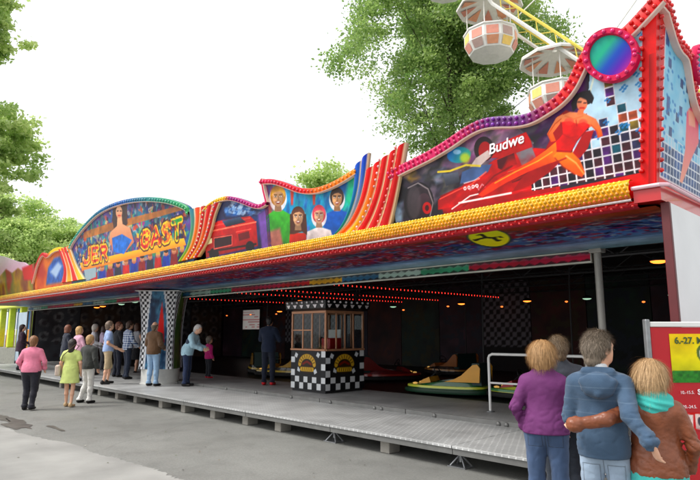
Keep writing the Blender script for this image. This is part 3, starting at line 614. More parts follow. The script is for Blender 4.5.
def art_dome(a):
    a.c[:] = (60, 80, 140); a.mottle(.9, 1.2, 3, [(24, 40, 110), (60, 130, 190), (120, 70, 150), (50, 150, 160), (30, 30, 80)])
    a.scatter([(74, 246), (90, 222), (120, 203), (160, 200), (188, 208), (186, 256), (80, 276)], 620, [(20, 50, 140), (230, 225, 235), (220, 80, 60), (40, 160, 180), (250, 220, 150), (16, 16, 40), (190, 50, 130), (90, 190, 120)], .13, 5, soft=.012, alpha=.9)
    a.poly([(84, 232), (110, 223), (186, 204), (186, 209), (120, 228), (84, 239)], (214, 130, 70), soft=.02, alpha=.9)
    a.mottle(.3, 5, 33); a.c *= .8
    # crowd of heads along the foot
    for k, x in enumerate(range(94, 184, 8)):
        y = 270 - (x - 94) * .235; a.poly([(x - 4, y + 18), (x - 3, y + 3), (x + 3, y + 2), (x + 4, y + 16)], [(170, 20, 36), (40, 60, 150), (120, 14, 30), (30, 30, 50)][k % 4], soft=.02, tex=.3); a.ell(x, y, 2.2, 3.2, (236, 186, 150), soft=.012, col2=(160, 90, 70)); a.ell(x, y - 2, 2.3, 1.8, [(40, 26, 22), (150, 90, 40), (200, 160, 80)][k % 3], soft=.01)
    # ribbon under the name
    a.poly([(80, 263), (110, 256), (150, 247), (184, 238), (186, 245), (150, 254), (110, 264), (82, 271)], (250, 196, 50), soft=.012, col2=(226, 120, 30))
    # woman's head and shoulders in the middle
    a.poly([(113, 208), (114, 201), (121, 198), (127, 203), (127.5, 224), (124, 228), (114, 229), (112, 220)], (56, 34, 30), soft=.02, tex=.4); a.poly([(117.5, 216), (121.5, 215), (122.5, 224), (130, 228), (134, 242), (124, 254), (113, 252), (109, 240), (110.5, 232), (117, 226)], (236, 186, 150), soft=.012, col2=(196, 110, 80)); a.ell(119, 212, 3.2, 6, (246, 202, 168), soft=.012, col2=(210, 140, 110)); a.line([(117, 211), (118.5, 211)], .03, (40, 20, 20)); a.line([(120, 211), (121.5, 211)], .03, (40, 20, 20)); a.line([(118, 215.5), (120.5, 215.5)], .03, (190, 30, 40)); a.poly([(112, 238), (122, 234), (132, 240), (124, 254), (113, 252)], (60, 110, 190), soft=.02, tex=.3)
    # the name in tall letters, red with yellow edge
    def word(s, x0, x1, yb0, yb1, hh0, hh1, cols):
        n_ = len(s)
        for k, ch in enumerate(s):
            u0 = (k + .08) / n_; u1 = (k + .92) / n_
            for pl in GL[ch]:
                pts = []
                for (u, v) in pl:
                    t = u0 + (u1 - u0) * u; pts.append((x0 + (x1 - x0) * t, yb0 + (yb1 - yb0) * t - v * (hh0 + (hh1 - hh0) * t)))
                a.line(pts, .25, (40, 10, 20), soft=.012)
            for w_, cc_ in ((.18, (250, 204, 60)), (.085, cols[k % len(cols)])):
                for pl in GL[ch]:
                    a.line([(x0 + (x1 - x0) * (u0 + (u1 - u0) * u), yb0 + (yb1 - yb0) * (u0 + (u1 - u0) * u) - v * (hh0 + (hh1 - hh0) * (u0 + (u1 - u0) * u))) for (u, v) in pl], w_, cc_, soft=.012)
    word('JER', 82, 108, 264, 258, 14, 12, [(214, 30, 30), (226, 70, 26), (200, 24, 40)]); word('GAST', 140, 182, 248, 237, 14, 18, [(206, 24, 34), (220, 36, 30), (236, 120, 24), (40, 140, 60)])
    a.poly([(84, 270), (96, 267), (96, 277), (86, 281)], (150, 170, 180), soft=.02)
    a.scatter([(80, 246), (112, 238), (112, 262), (80, 268)], 90, [(250, 210, 80), (90, 14, 24), (240, 120, 40), (40, 50, 120), (235, 225, 220)], .09, 25, soft=.01, alpha=.85); a.scatter([(136, 232), (186, 212), (186, 240), (136, 252)], 130, [(250, 210, 80), (90, 14, 24), (240, 120, 40), (30, 60, 70), (150, 10, 30)], .09, 26, soft=.01, alpha=.85)
patch('scenery_board', foot(top5), top5, art_dome, (.02, .016))
rim('board_rim', top5, .12, [(0, (60, 150, 110)), (.3, (40, 110, 130)), (.55, (40, 80, 150)), (.8, (40, 130, 110)), (1, (50, 140, 80))])
rim_bulbs(top5, .12, [(0, (90, 190, 150)), (.5, (70, 120, 200)), (1, (80, 180, 110))], .14, .032)
fan('sail_panel', [(63, 283), (66, 270), (63, 258), (60, 250)], [(86, 279), (79, 268), (74, 255), (71, 246)],
    [((200, 30, 36), (190, 24, 40)), ((240, 180, 60), (225, 60, 40)), ((205, 30, 40), (195, 30, 40)), ((235, 200, 90), (210, 120, 40))])
# ---- far small boards
top6 = dens([(33, 282), (38, 262), (44, 251), (48, 256), (53, 250), (60, 247), (66, 248), (70, 252)])
def art_far(a):
    a.c[:] = (190, 80, 40); a.mottle(.6, 1, 4, [(150, 40, 40), (220, 140, 50), (200, 60, 50)])
    a.poly([(46, 285), (48, 268), (54, 258), (60, 256), (66, 270), (70, 281)], (60, 90, 160), soft=.08, tex=.4); a.poly([(50, 272), (58, 262), (62, 266), (56, 278)], (170, 190, 220), soft=.08)
patch('scenery_board', foot(top6), top6, art_far, (.07, .04))
rim('board_rim', top6, .12, [(0, (200, 60, 60)), (.5, (190, 30, 60)), (.6, YEL), (.85, YEL), (1, (200, 40, 50))])
top7 = dens([(-6, 255), (2, 256), (10, 259), (18, 262), (24, 262), (28, 266), (34, 263)])
def art_far2(a):
    a.c[:] = (150, 90, 60); a.mottle(.8, .9, 6, [(120, 60, 50), (190, 150, 60), (110, 120, 60), (160, 60, 60)])
    a.poly([(-8, 250), (24, 258), (30, 268), (24, 272), (18, 268), (12, 273), (6, 269), (0, 276), (-8, 272)], (252, 248, 250), soft=.05, col2=(240, 190, 215)); a.poly([(22, 268), (32, 264), (34, 280), (24, 280)], (200, 40, 60), soft=.08)
patch('scenery_board', foot(top7), top7, art_far2, (.09, .05))

# ---- side scenery board on the short end (leans outwards as well)
XS = -1.98
def S3(P, off=0):
    P = np.asarray(P, float); return np.stack([XS + TILT * P[:, 1] + off, YF + P[:, 0], Z0 + P[:, 1]], 1)
tops = np.stack([CX - top1[::-1, 0], top1[::-1, 1]], 1); tops[0, 0] = 0
ms = tops[:, 0] < 3.2; tops = tops[ms]
tops[0] = (-.235, tops[0, 1])                      # meets the front board along the leaning corner
feets = np.stack([tops[:, 0], np.full(len(tops), -.07)], 1); feets[0, 0] = 0
def Sp(u, v): return (u, v)
def art_side(a):
    P = a.P; u = P[:, 0] / .106; v = P[:, 1] / .106; iu = np.floor(u).astype(int); iv = np.floor(v).astype(int)
    jt = (np.abs(u - iu - .5) > .42) | (np.abs(v - iv - .5) > .42); hsh = _lat[(iu * 9) % 64, (iv * 5) % 64]
    f = fbm(P[:, 0] * 5, P[:, 1] * 5, 12)[:, None]
    base = np.array((200, 228, 242.)) * (1 - f) + np.array((110, 190, 225.)) * f
    dk = (iv <= 4) | (hsh > .9); a.c = np.where(dk[:, None], np.array((46, 70, 110.)) * (.7 + f), base); a.c = np.where((jt & (iv < 6))[:, None], (225, 230, 238), a.c)
    for k in range(70):
        x = .15 + rng.random() * 1.1; y = .5 + rng.random() * 1.6
        a.poly([(x + .035 * math.cos(t), y + .022 * math.sin(t)) for t in np.linspace(0, 6.28, 8)], (60, 130, 190), raw=True, soft=.012, alpha=.8)
    a.poly([(-.4, -.1), (.1, -.1), (.06, 2.4), (-.4, 2.4)], (214, 26, 40), raw=True, soft=.008); a.poly([(-.4, -.1), (4, -.1), (4, .13), (-.4, .13)], (214, 24, 60), raw=True, soft=.008)
    a.line([(.12, .15), (.08, 2.1)], .02, (240, 225, 225), raw=True); a.line([(.1, .145), (4, .145)], .02, (240, 225, 225), raw=True)
    e = [(1.0 + .2 * math.cos(t), 1.62 + .2 * math.sin(t)) for t in np.linspace(0, 6.28, 24)]; a.poly(e, (60, 130, 180), raw=True, col2=(110, 60, 160))
    sk = (240, 170, 150)
    a.poly([(.9, 1.05), (1.1, 1.2), (1.35, 1.1), (1.4, .8), (1.15, .55), (.85, .2), (.75, .2), (.9, .6)], (225, 90, 120), raw=True, soft=.02, col2=sk); a.poly([(.95, 1.1), (1.2, 1.12), (1.25, .95), (1.0, .92)], sk, raw=True, soft=.02)
    a.poly([(1.05 + .1 * math.cos(t), 1.27 + .13 * math.sin(t)) for t in np.linspace(0, 6.28, 16)], (30, 20, 24), raw=True); a.poly([(1.05 + .055 * math.cos(t), 1.24 + .085 * math.sin(t)) for t in np.linspace(0, 6.28, 16)], sk, raw=True)
patch('scenery_board', feets[::-1] * [1, 1], tops[::-1] * [1, 1], art_side, (.01, .01), to3=S3, conv=Sp, nrm=(-1, 0, 0))
AXS = np.array([1, 0, -.12])
rim('board_rim', tops, .14, [(0, RED), (1, (205, 24, 90))], to3=S3, fwd=(1, 0, 0))
rim_bulbs(tops, .14, [(0, (235, 30, 60)), (1, (225, 40, 120))], .082, .026, (.22, .68), to3=S3, ax=AXS, skip=((1.0, 1.62), .255))
bulbs('bulb_row', S3(np.stack([np.interp(hv, [0, 2.05], [.1, -.14]), hv], 1), .012), AXS, .027, (228, 30, 52), stretch=1.4)
ringS = np.array([(1.0 + .235 * math.cos(t), 1.62 + .235 * math.sin(t)) for t in np.linspace(0, 2 * math.pi, 40)])
mirror_disc(ringS, S3, .085)
rim('mirror_rim', ringS, .07, [(0, (200, 28, 90)), (1, (200, 28, 90))], side=1, off=.045, to3=S3, fwd=(1, 0, 0), edge=0)
rim_bulbs(ringS[:-1], .07, [(0, (235, 60, 130)), (1, (235, 60, 130))], .08, .025, (.5,), side=1, off=.115, to3=S3, ax=AXS)

# ---- cornice: yellow bulb moulding, white line, red bulb strip
def strip(name, prof, x0, x1, cols, step=.25, parent=None, m='print'):
    """profile (y, z) swept along X, one colour per profile point"""
    n = max(2, int((x1 - x0) / step)); xs = np.linspace(x0, x1, n); k = len(prof)
    V = np.array([[(x, y, z + sag(x)) for (y, z) in prof] for x in xs]).reshape(-1, 3)
    i = np.arange(n - 1)[:, None]; j = np.arange(k - 1)[None]; f0 = (i * k + j).ravel(); F = np.stack([f0, f0 + 1, f0 + k + 1, f0 + k], 1)
    o = mesh(name, V, F, M[m], parent or pav, False, np.tile(np.array(cols, float), (n, 1))); return under(o)
XC = -2.18
def sag(x): return .008 * (np.clip(x, -18, -2) + 10)      # the long fascia rises gently towards the corner
strip('yellow_cornice', [(6.36, 3.295), (6.27, 3.29), (6.22, 3.25), (6.205, 3.18), (6.22, 3.115), (6.27, 3.08), (6.40, 3.08)], XL, XC, [(225, 170, 20)] * 5 + [(200, 90, 20)] * 2)
xs = np.arange(XL, XC - .02, .056)
P = []; Cc = []
for k in range(5):
    th = R_(52 - 26 * k); y, z = 6.29 - .083 * math.cos(th), 3.187 + .1 * math.sin(th)
    for x in xs + (k % 2) * .028: P.append((x, y, z + sag(x))); Cc.append([(252, 220, 50), (250, 208, 36), (246, 188, 28), (240, 158, 24), (230, 116, 24)][k])
bulbs('cornice_bulbs', P, (0, -1, .05), .0215, np.array(Cc), stretch=1.1)
strip('white_trim', [(6.3, 3.079), (6.25, 3.075), (6.25, 3.058), (6.3, 3.056)], XL, XC, [(245, 235, 235)] * 4)
strip('red_fascia', [(6.33, 3.057), (6.285, 3.05), (6.295, 2.99), (6.38, 2.98)], XL, XC + .05, [(190, 30, 40)] * 2 + [(150, 20, 50)] * 2)
xs = np.arange(XL, XC, .11)
bulbs('fascia_bulbs', [(x, 6.288 + .006 * k, 3.035 - .032 * k + sag(x)) for k in range(2) for x in xs + .05 * k], (0, -1, -.1), .018, (215, 40, 60), stretch=1.3)
# corner piece: red foot band with white piping turning the corner
MB().prism([(-2.16, 6.28), (-1.9, 6.30), (-1.86, 9.6), (-1.98, 9.6), (-2.0, 6.52), (-2.16, 6.40)], 3.09, 3.245, 'z').build('corner_band', M['red_paint'], pav); 
for o in list(pav.children):
    if o.name.startswith('corner_band'): under(o)
mb = MB(); mb.tube([(-2.17, 6.262, 3.245), (-1.9, 6.275, 3.245), (-1.84, 6.33, 3.245), (-1.845, 9.6, 3.245)], .022, 8)
under(mb.build('white_piping', mat('pink_white_piping', (232, 190, 200), .4), pav, True))

# ---- painted soffit under the front overhang
def soffit():
    xs = np.r_[np.arange(XL, -12, .06), np.arange(-12, -1.96, .02)]; t = np.linspace(0, 1, 120)
    X, T = np.meshgrid(xs, t, indexing='ij'); Y = 6.36 + T * 1.92; Z = 2.985 + .03 * np.sin(np.pi * T) - .055 * T + sag(X) * (1 - T)
    P = np.stack([X.ravel(), T.ravel() * 2.5], 1)
    def conv(px, py):
        q = atZ(px, py, 3.0); return q[0], (q[1] - 6.36) * 2.5 / 1.92
    a = Art(P, conv); x, y = P[:, 0], P[:, 1]
    # airbrushed night-blue sky: dark outside, lighter band, steel grey inner edge
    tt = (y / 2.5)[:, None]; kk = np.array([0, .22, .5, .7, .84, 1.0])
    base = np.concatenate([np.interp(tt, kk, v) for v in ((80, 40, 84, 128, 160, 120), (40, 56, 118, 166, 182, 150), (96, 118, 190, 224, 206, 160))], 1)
    a.c = base; a.mottle(.3, 1.3, 9); a.mottle(.15, 6, 19)
    # sea-foam marks
    rg1 = 1 - np.abs(fbm(x * 3.2, y * 3.6, 61) - .5) * 9; fm = (np.clip(rg1, 0, 1) * np.clip((fbm(x * .9, y * .9, 15) - .36) * 6, 0, 1) * np.clip((1.7 - y) * 2, 0, 1))[:, None]
    a.c = a.c * (1 - .75 * fm) + np.array((206, 224, 244.)) * .75 * fm
    # frayed maroon clumps
    fr = fbm(x * .85, y * 1.5, 44, 3) + .16 * (fbm(x * 7, y * 7, 3) - .5) + .1 * (vnoise(x * 16, y * 16, 8) - .5); m1 = (np.clip((fr - .445 - .14 * np.abs(y - .75)) / .012, 0, 1) * np.clip((1.75 - y) * 5, 0, 1))[:, None]
    a.c = a.c * (1 - m1) + np.array((190, 30, 80.)) * m1 * (.35 + 1.2 * fbm(x * 8, y * 8, 4)[:, None])
    ed = (np.clip((fr - .415 - .14 * np.abs(y - .75)) / .012, 0, 1) * np.clip((1.75 - y) * 5, 0, 1))[:, None] * (1 - m1); a.c = a.c * (1 - .5 * ed) + np.array((34, 14, 40.)) * .5 * ed
    # small broken marks in blue, violet, white and wine red
    for k_, (f_, th_, cc_) in enumerate(((6.5, .66, (120, 170, 235)), (7.5, .67, (110, 40, 150)), (9.5, .69, (235, 240, 250)), (6.0, .66, (20, 22, 60)), (8.0, .66, (210, 50, 70)))):
        mk = .8 * (np.clip((fbm(x * f_ * 1.15 + .6 * np.sin(y * 5 + x), y * f_ * 1.5 + .5 * np.sin(x * 4), 90 + k_ * 7, 2) - th_) / .02, 0, 1) * np.clip((1.85 - y) * 4, 0, 1))[:, None]; a.c = a.c * (1 - mk) + np.array(cc_, float) * mk
    # warm glow next to the cornice, strongest at the corner
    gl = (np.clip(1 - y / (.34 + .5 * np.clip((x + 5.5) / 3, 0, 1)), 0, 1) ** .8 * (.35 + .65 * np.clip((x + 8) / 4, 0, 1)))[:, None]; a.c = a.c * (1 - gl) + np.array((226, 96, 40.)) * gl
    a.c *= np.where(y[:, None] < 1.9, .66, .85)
    # yellow oval badge with a black rearing horse
    a.ell(489, 239.5, 23, 8, (40, 60, 60), rot=3); a.ell(489, 239.5, 20.5, 7.2, (250, 236, 50), rot=3, col2=(215, 225, 50))
    for pl, w in (([(479, 241.0), (486, 239.5), (494, 240.0)], .11), ([(486, 239.5), (481, 236.5), (478, 237.5)], .06), ([(493, 239.5), (498, 242.5), (500, 241.5)], .06), ([(492, 239.5), (499, 238.5), (502, 239.5)], .05), ([(481, 240.5), (476, 242.5), (474, 241.5)], .05)): a.line(pl, w, (24, 26, 20))
    V = np.stack([X.ravel(), Y.ravel(), Z.ravel()], 1); nr = len(t); nc = len(xs); i = np.arange(nc - 1)[:, None]; j = np.arange(nr - 1)[None]; f0 = (i * nr + j).ravel()
    F = np.stack([f0, f0 + 1, f0 + nr + 1, f0 + nr], 1)
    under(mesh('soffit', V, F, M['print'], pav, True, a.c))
soffit()

# ---- inner beam with cream border and coloured zigzag lamps
YB = 8.32
def beam():
    x0, x1 = XL, -3.48; xs = np.r_[np.arange(x0, -14, .12), np.arange(-14, x1, .03)]; zs = np.linspace(2.745, 2.925, 15)
    X, Z = np.meshgrid(xs, zs, indexing='ij'); x = X.ravel(); z = Z.ravel(); t = (z - 2.745) / .18
    pal = np.array([(168, 40, 70), (150, 36, 56), (60, 130, 96), (150, 170, 160), (50, 90, 120), (200, 150, 50), (170, 40, 50)], float)
    k = (-(x + 3.48) / 1.05); i = np.floor(k).astype(int); c = pal[i % 7]
    zig = np.abs(((x * 5.5) % 1) - .5) * 2; c = np.where((np.abs(t - .5) < .12 + .2 * zig)[:, None], c, c * .35)
    c = np.where(((t < .12) | (t > .86))[:, None], (206, 206, 196), c); c = np.where((t > .6)[:, None] & (t < .86)[:, None], c * .7 + 40, c)
    c *= (.75 + .5 * fbm(x * 2, z * 9, 6))[:, None]
    nr = len(zs); nc = len(xs); ii = np.arange(nc - 1)[:, None]; j = np.arange(nr - 1)[None]; f0 = (ii * nr + j).ravel()
    V = np.stack([x, np.full(len(x), YB - .06), z], 1); b = len(V)
    V = np.vstack([V, [(x0, YB + .06, 2.745), (x0, YB + .06, 2.925), (xs[-1], YB + .06, 2.745), (xs[-1], YB + .06, 2.925)]]); L = (nc - 1) * nr
    F = np.vstack([np.stack([f0, f0 + nr, f0 + nr + 1, f0 + 1], 1), [[b, b + 2, L, 0], [b + 1, nr - 1, L + nr - 1, b + 3], [b, 0, nr - 1, b + 1], [b + 2, b + 3, L + nr - 1, L], [b, b + 1, b + 3, b + 2]]])
    under(mesh('beam', V, F, M['matt_print'], pav, False, np.vstack([c, np.tile((60, 60, 60), (4, 1))])))
beam()
M['post'] = mat('grey_post_paint', (150, 148, 142), .45, .3, var=.1)
for x in (-3.42, -30.2):
    mb = MB(); mb.tube([(x, YB, .36), (x, YB, 2.9)], .052, 12); mb.lathe([(.11, 0), (.11, .02), (.06, .03)], (x, YB, .362), 12); mb.box((x - .09, YB - .09, 2.88), (x + .09, YB + .09, 2.95), .01)
    under(mb.build('post', M['post'], pav, True))

# ---- roof, gutters, trusses
M['roof'] = mat('roof_sheet', (52, 54, 58), .6, .2, scale=2)
under(MB().box((XL, 6.6, 3.62), (XR - .06, 20.3, 3.74)).build('roof', M['roof'], pav))
for (a, b) in (((XL, 8.42, 2.95), (-2.1, 8.47, 3.62)), ((XL, 6.52, 3.3), (XL + .06, 8.96, 3.6))): under(MB().box(a, b).build('valance', M['black'], pav))
M['truss'] = mat('truss_grey', (70, 70, 72), .5, .5)
def truss(y, z0, z1, x0=XL + .3, x1=XR - .4):
    mb = MB(); mb.tube([(x0, y, z0), (x1, y, z0)], .03, 6); mb.tube([(x0, y, z1), (x1, y, z1)], .03, 6)
    k = int((x1 - x0) / .55)
    for i in range(k):
        a = x0 + (x1 - x0) * i / k; b = x0 + (x1 - x0) * (i + 1) / k; mb.tube([(a, y, z0 if i % 2 else z1), (b, y, z1 if i % 2 else z0)], .014, 5, False)
    under(mb.build('truss', M['truss'], pav))
for y in (10.6, 13.2, 16.0, 18.4): truss(y, 3.12, 3.5)
# lamps under the roof: strings of small red lamps running to the back, round lanterns
M['red_lamp'] = mat('red_lamp', (255, 50, 40), .4, var=0, emit=1.8); M['amber_lamp'] = mat('amber_lamp', (255, 120, 40), .4, var=0, emit=2.5); M['green_lamp'] = mat('pale_green_lamp', (190, 235, 200), .4, var=0, emit=.5); M['amber_dim'] = mat('amber_bulb', (255, 120, 50), .4, var=0, emit=1.3)
def lampstring(x, y0, y1, z=3.0, step=.17, m='red_lamp', r=.013):
    mb = MB()
    for y in np.arange(y0, y1, step): mb.lathe([(r * .5, -.02), (r, 0), (r * .6, .02), (.004, .03)], (x, y, z), 5)
    under(mb.build('lamp_string', M[m], pav, kind='stuff'))
    under(MB().tube([(x, y0 - .1, z + .035), (x, y1, z + .035)], .008, 5).build('cable', M['black'], pav))
for x in (-11.35, -14.1, -16.0, -20.0): lampstring(x, 9.6, 18.7)
lamp_spots = [(-7.6, 17.5), (-9.6, 17.5), (-12.2, 17.5), (-15.5, 17.5), (-19, 17.5), (-23, 17.5), (-5.2, 17.5), (-3.4, 17.5), (-3.2, 10.2), (-24, 10), (-26.5, 10.2), (-28, 10.5), (-21.8, 9.6), (-14.6, 12)]
for i, (x, y) in enumerate(lamp_spots):
    mt = M['amber_lamp'] if i % 3 else M['green_lamp']; z = 2.72 if y > 11 else 2.86
    L_ = mesh('ceiling_lamp', *(lambda m: (m.V, m.F))(MB().lathe([(.03, .14), (.12, .11), (.14, .06), (.14, .045)], (x, y, z), 12)), M['dark_steel'], pav, True); under(L_)
    g = mesh('lamp_glow', *(lambda m: (m.V, m.F))(MB().lathe([(.002, -.0), (.08, .01), (.12, .03), (.13, .044)], (x, y, z), 12)), mt, L_, True)
for y_, z_, st_ in ((18.6, 2.7, 2.3),):
    mb = MB()
    for i, x in enumerate(np.arange(-29.5, -3, st_)): mb.lathe([(.004, -.03), (.05, -.01), (.045, .02), (.004, .03)], (x + .2 * math.sin(i * 7), y_ - .02, z_ + .05 * math.sin(i * 3)), 8)
    under(mb.build('lamp_row', M['amber_dim'], pav, kind='stuff'))
# row of small amber lamps behind the cornice end of the roof
for x0_, x1_ in ((-30, -20.5), (-16, -11.5)):
    mb = MB()
    for x in np.arange(x0_, x1_, .55): mb.lathe([(.004, -.05), (.035, -.02), (.03, .02)], (x, 9.3, 2.93), 6)
    under(mb.build('lamp_row', M['amber_dim'], pav, kind='stuff'))

# ---- back wall of dark painted panels with one opening to the light, end walls
def wall_panel(x0, x1, y, z0, z1, seed, style):
    nx = int((x1 - x0) / .06) + 2; nz = int((z1 - z0) / .06) + 2
    X, Z = np.meshgrid(np.linspace(x0, x1, nx), np.linspace(z0, z1, nz), indexing='ij'); x = X.ravel(); z = Z.ravel()
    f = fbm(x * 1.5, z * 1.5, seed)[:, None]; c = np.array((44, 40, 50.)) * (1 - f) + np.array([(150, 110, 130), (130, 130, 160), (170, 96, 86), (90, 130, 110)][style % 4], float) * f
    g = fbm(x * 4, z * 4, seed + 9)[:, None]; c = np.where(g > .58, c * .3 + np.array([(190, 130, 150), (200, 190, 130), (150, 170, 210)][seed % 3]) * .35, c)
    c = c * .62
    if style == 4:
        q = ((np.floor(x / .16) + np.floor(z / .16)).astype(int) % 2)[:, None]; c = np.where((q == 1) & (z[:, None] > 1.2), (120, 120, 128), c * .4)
    i = np.arange(nx - 1)[:, None]; j = np.arange(nz - 1)[None]; f0 = (i * nz + j).ravel()
    V = np.stack([x, np.full(len(x), y), z], 1); b = len(V); V = np.vstack([V, [(x0, y + .05, z0), (x1, y + .05, z0), (x1, y + .05, z1), (x0, y + .05, z1)]]); L = (nx - 1) * nz
    F = np.vstack([np.stack([f0, f0 + nz, f0 + nz + 1, f0 + 1], 1), [[b, b + 3, b + 2, b + 1], [0, nz - 1, b + 3, b], [L, b + 1, b + 2, L + nz - 1], [0, b, b + 1, L], [nz - 1, L + nz - 1, b + 2, b + 3]]])
    under(mesh('wall_panel', V, F, M['matt_print'], pav, False, np.vstack([c, np.tile((20, 20, 22), (4, 1))])))
k = 0; x = XL
while x < -2.3:
    x1 = min(x + 2.02, -2.05)
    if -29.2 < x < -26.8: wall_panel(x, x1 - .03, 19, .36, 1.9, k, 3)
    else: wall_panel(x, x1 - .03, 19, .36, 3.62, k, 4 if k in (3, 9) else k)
    x = x1; k += 1
under(MB().box((XL, 19.07, .3), (-2.05, 19.12, 1.88)).build('backing', M['black'], pav)); under(MB().box((-26.9, 19.07, 1.88), (-2.05, 19.12, 3.62)).build('backing', M['black'], pav)); under(MB().box((XL, 19.07, 3.0), (-26.9, 19.12, 3.62)).build('backing', M['black'], pav))
def end_panel(y0, y1, seed):
    ny = int((y1 - y0) / .05) + 2; nz = 66; Y, Z = np.meshgrid(np.linspace(y0, y1, ny), np.linspace(.36, 3.6, nz), indexing='ij'); y = Y.ravel(); z = Z.ravel()
    f = fbm(y * 1.4, z * 1.4, seed)[:, None]; c = np.array((70, 64, 70.)) * (1 - f) + np.array([(180, 170, 160), (150, 160, 170), (190, 150, 120)][seed % 3], float) * f
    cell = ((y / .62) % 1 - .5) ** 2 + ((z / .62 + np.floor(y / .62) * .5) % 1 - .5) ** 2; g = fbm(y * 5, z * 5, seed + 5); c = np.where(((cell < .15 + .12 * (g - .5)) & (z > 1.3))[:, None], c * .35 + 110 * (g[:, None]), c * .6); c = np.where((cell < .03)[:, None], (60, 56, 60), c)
    i = np.arange(ny - 1)[:, None]; j = np.arange(nz - 1)[None]; f0 = (i * nz + j).ravel(); V = np.stack([np.full(len(y), XL + .06), y, z], 1); b_ = len(V); V = np.vstack([V, [(XL + .01, y0, .36), (XL + .01, y1, .36), (XL + .01, y1, 3.6), (XL + .01, y0, 3.6)]]); L = (ny - 1) * nz
    F = np.vstack([np.stack([f0, f0 + nz, f0 + nz + 1, f0 + 1], 1), [[b_, b_ + 3, b_ + 2, b_ + 1], [0, nz - 1, b_ + 3, b_], [L, b_ + 1, b_ + 2, L + nz - 1], [0, b_, b_ + 1, L], [nz - 1, L + nz - 1, b_ + 2, b_ + 3]]]); under(mesh('wall_panel', V, F, M['matt_print'], pav, False, np.vstack([c, np.tile((20, 20, 22), (4, 1))])))
def sheet_material():
    m, n, l, p = newmat('thin_white_sheet'); n.remove(p); v_ = n.new('ShaderNodeVertexColor'); v_.layer_name = 'Col'; d = n.new('ShaderNodeBsdfDiffuse'); t = n.new('ShaderNodeBsdfTranslucent'); x_ = n.new('ShaderNodeMixShader'); x_.inputs[0].default_value = .5
    l.new(v_.outputs[0], d.inputs[0]); l.new(v_.outputs[0], t.inputs[0]); l.new(d.outputs[0], x_.inputs[1]); l.new(t.outputs[0], x_.inputs[2]); l.new(x_.outputs[0], n['Material Output'].inputs[0]); return m
X_, Z_ = np.meshgrid(np.linspace(-29.6, -26.7, 60), np.linspace(1.86, 3.1, 40), indexing='ij'); x_ = X_.ravel(); z_ = Z_.ravel(); c_ = np.tile((236., 228, 226), (len(x_), 1)); ln_ = ((z_ * 7) % 1 < .4) & (vnoise(x_ * 3, np.floor(z_ * 7) * 5.3, 4) > .4) & (z_ < 2.9); c_[ln_] = (206, 150, 150)
i_ = np.arange(59)[:, None]; j_ = np.arange(39)[None]; f_ = (i_ * 40 + j_).ravel(); under(mesh('hanging_sheet', np.stack([x_, 19.2 + .02 * np.sin(x_ * 9), z_], 1), np.stack([f_, f_ + 40, f_ + 41, f_ + 1], 1), sheet_material(), pav, True, c_))
for k in range(5): end_panel(8.6 + k * 2.05, 8.6 + k * 2.05 + 2.02, 70 + k)
under(MB().box((XL - .08, 8.5, .1), (XL, 20.3, 3.62)).build('end_wall', M['black'], pav))
under(MB().box((-2.06, 9.3, .1), (-1.97, 20.2, 3.62)).build('end_wall', M['black'], pav))
# white sheeted flank of the short end, with a dark red edge post
yy = [6.47, 7.9, 9.25]
for a, b in zip(yy[:-1], yy[1:]): under(MB().box((-1.93, a + .006, .12), (-1.87, b, 3.085), .008).build('white_panel', M['white_sheet'], pav))
under(MB().box((-1.95, 6.41, .1), (-1.865, 6.464, 3.085), .006).build('edge_post', mat('dark_red_post', (90, 26, 30), .5), pav))

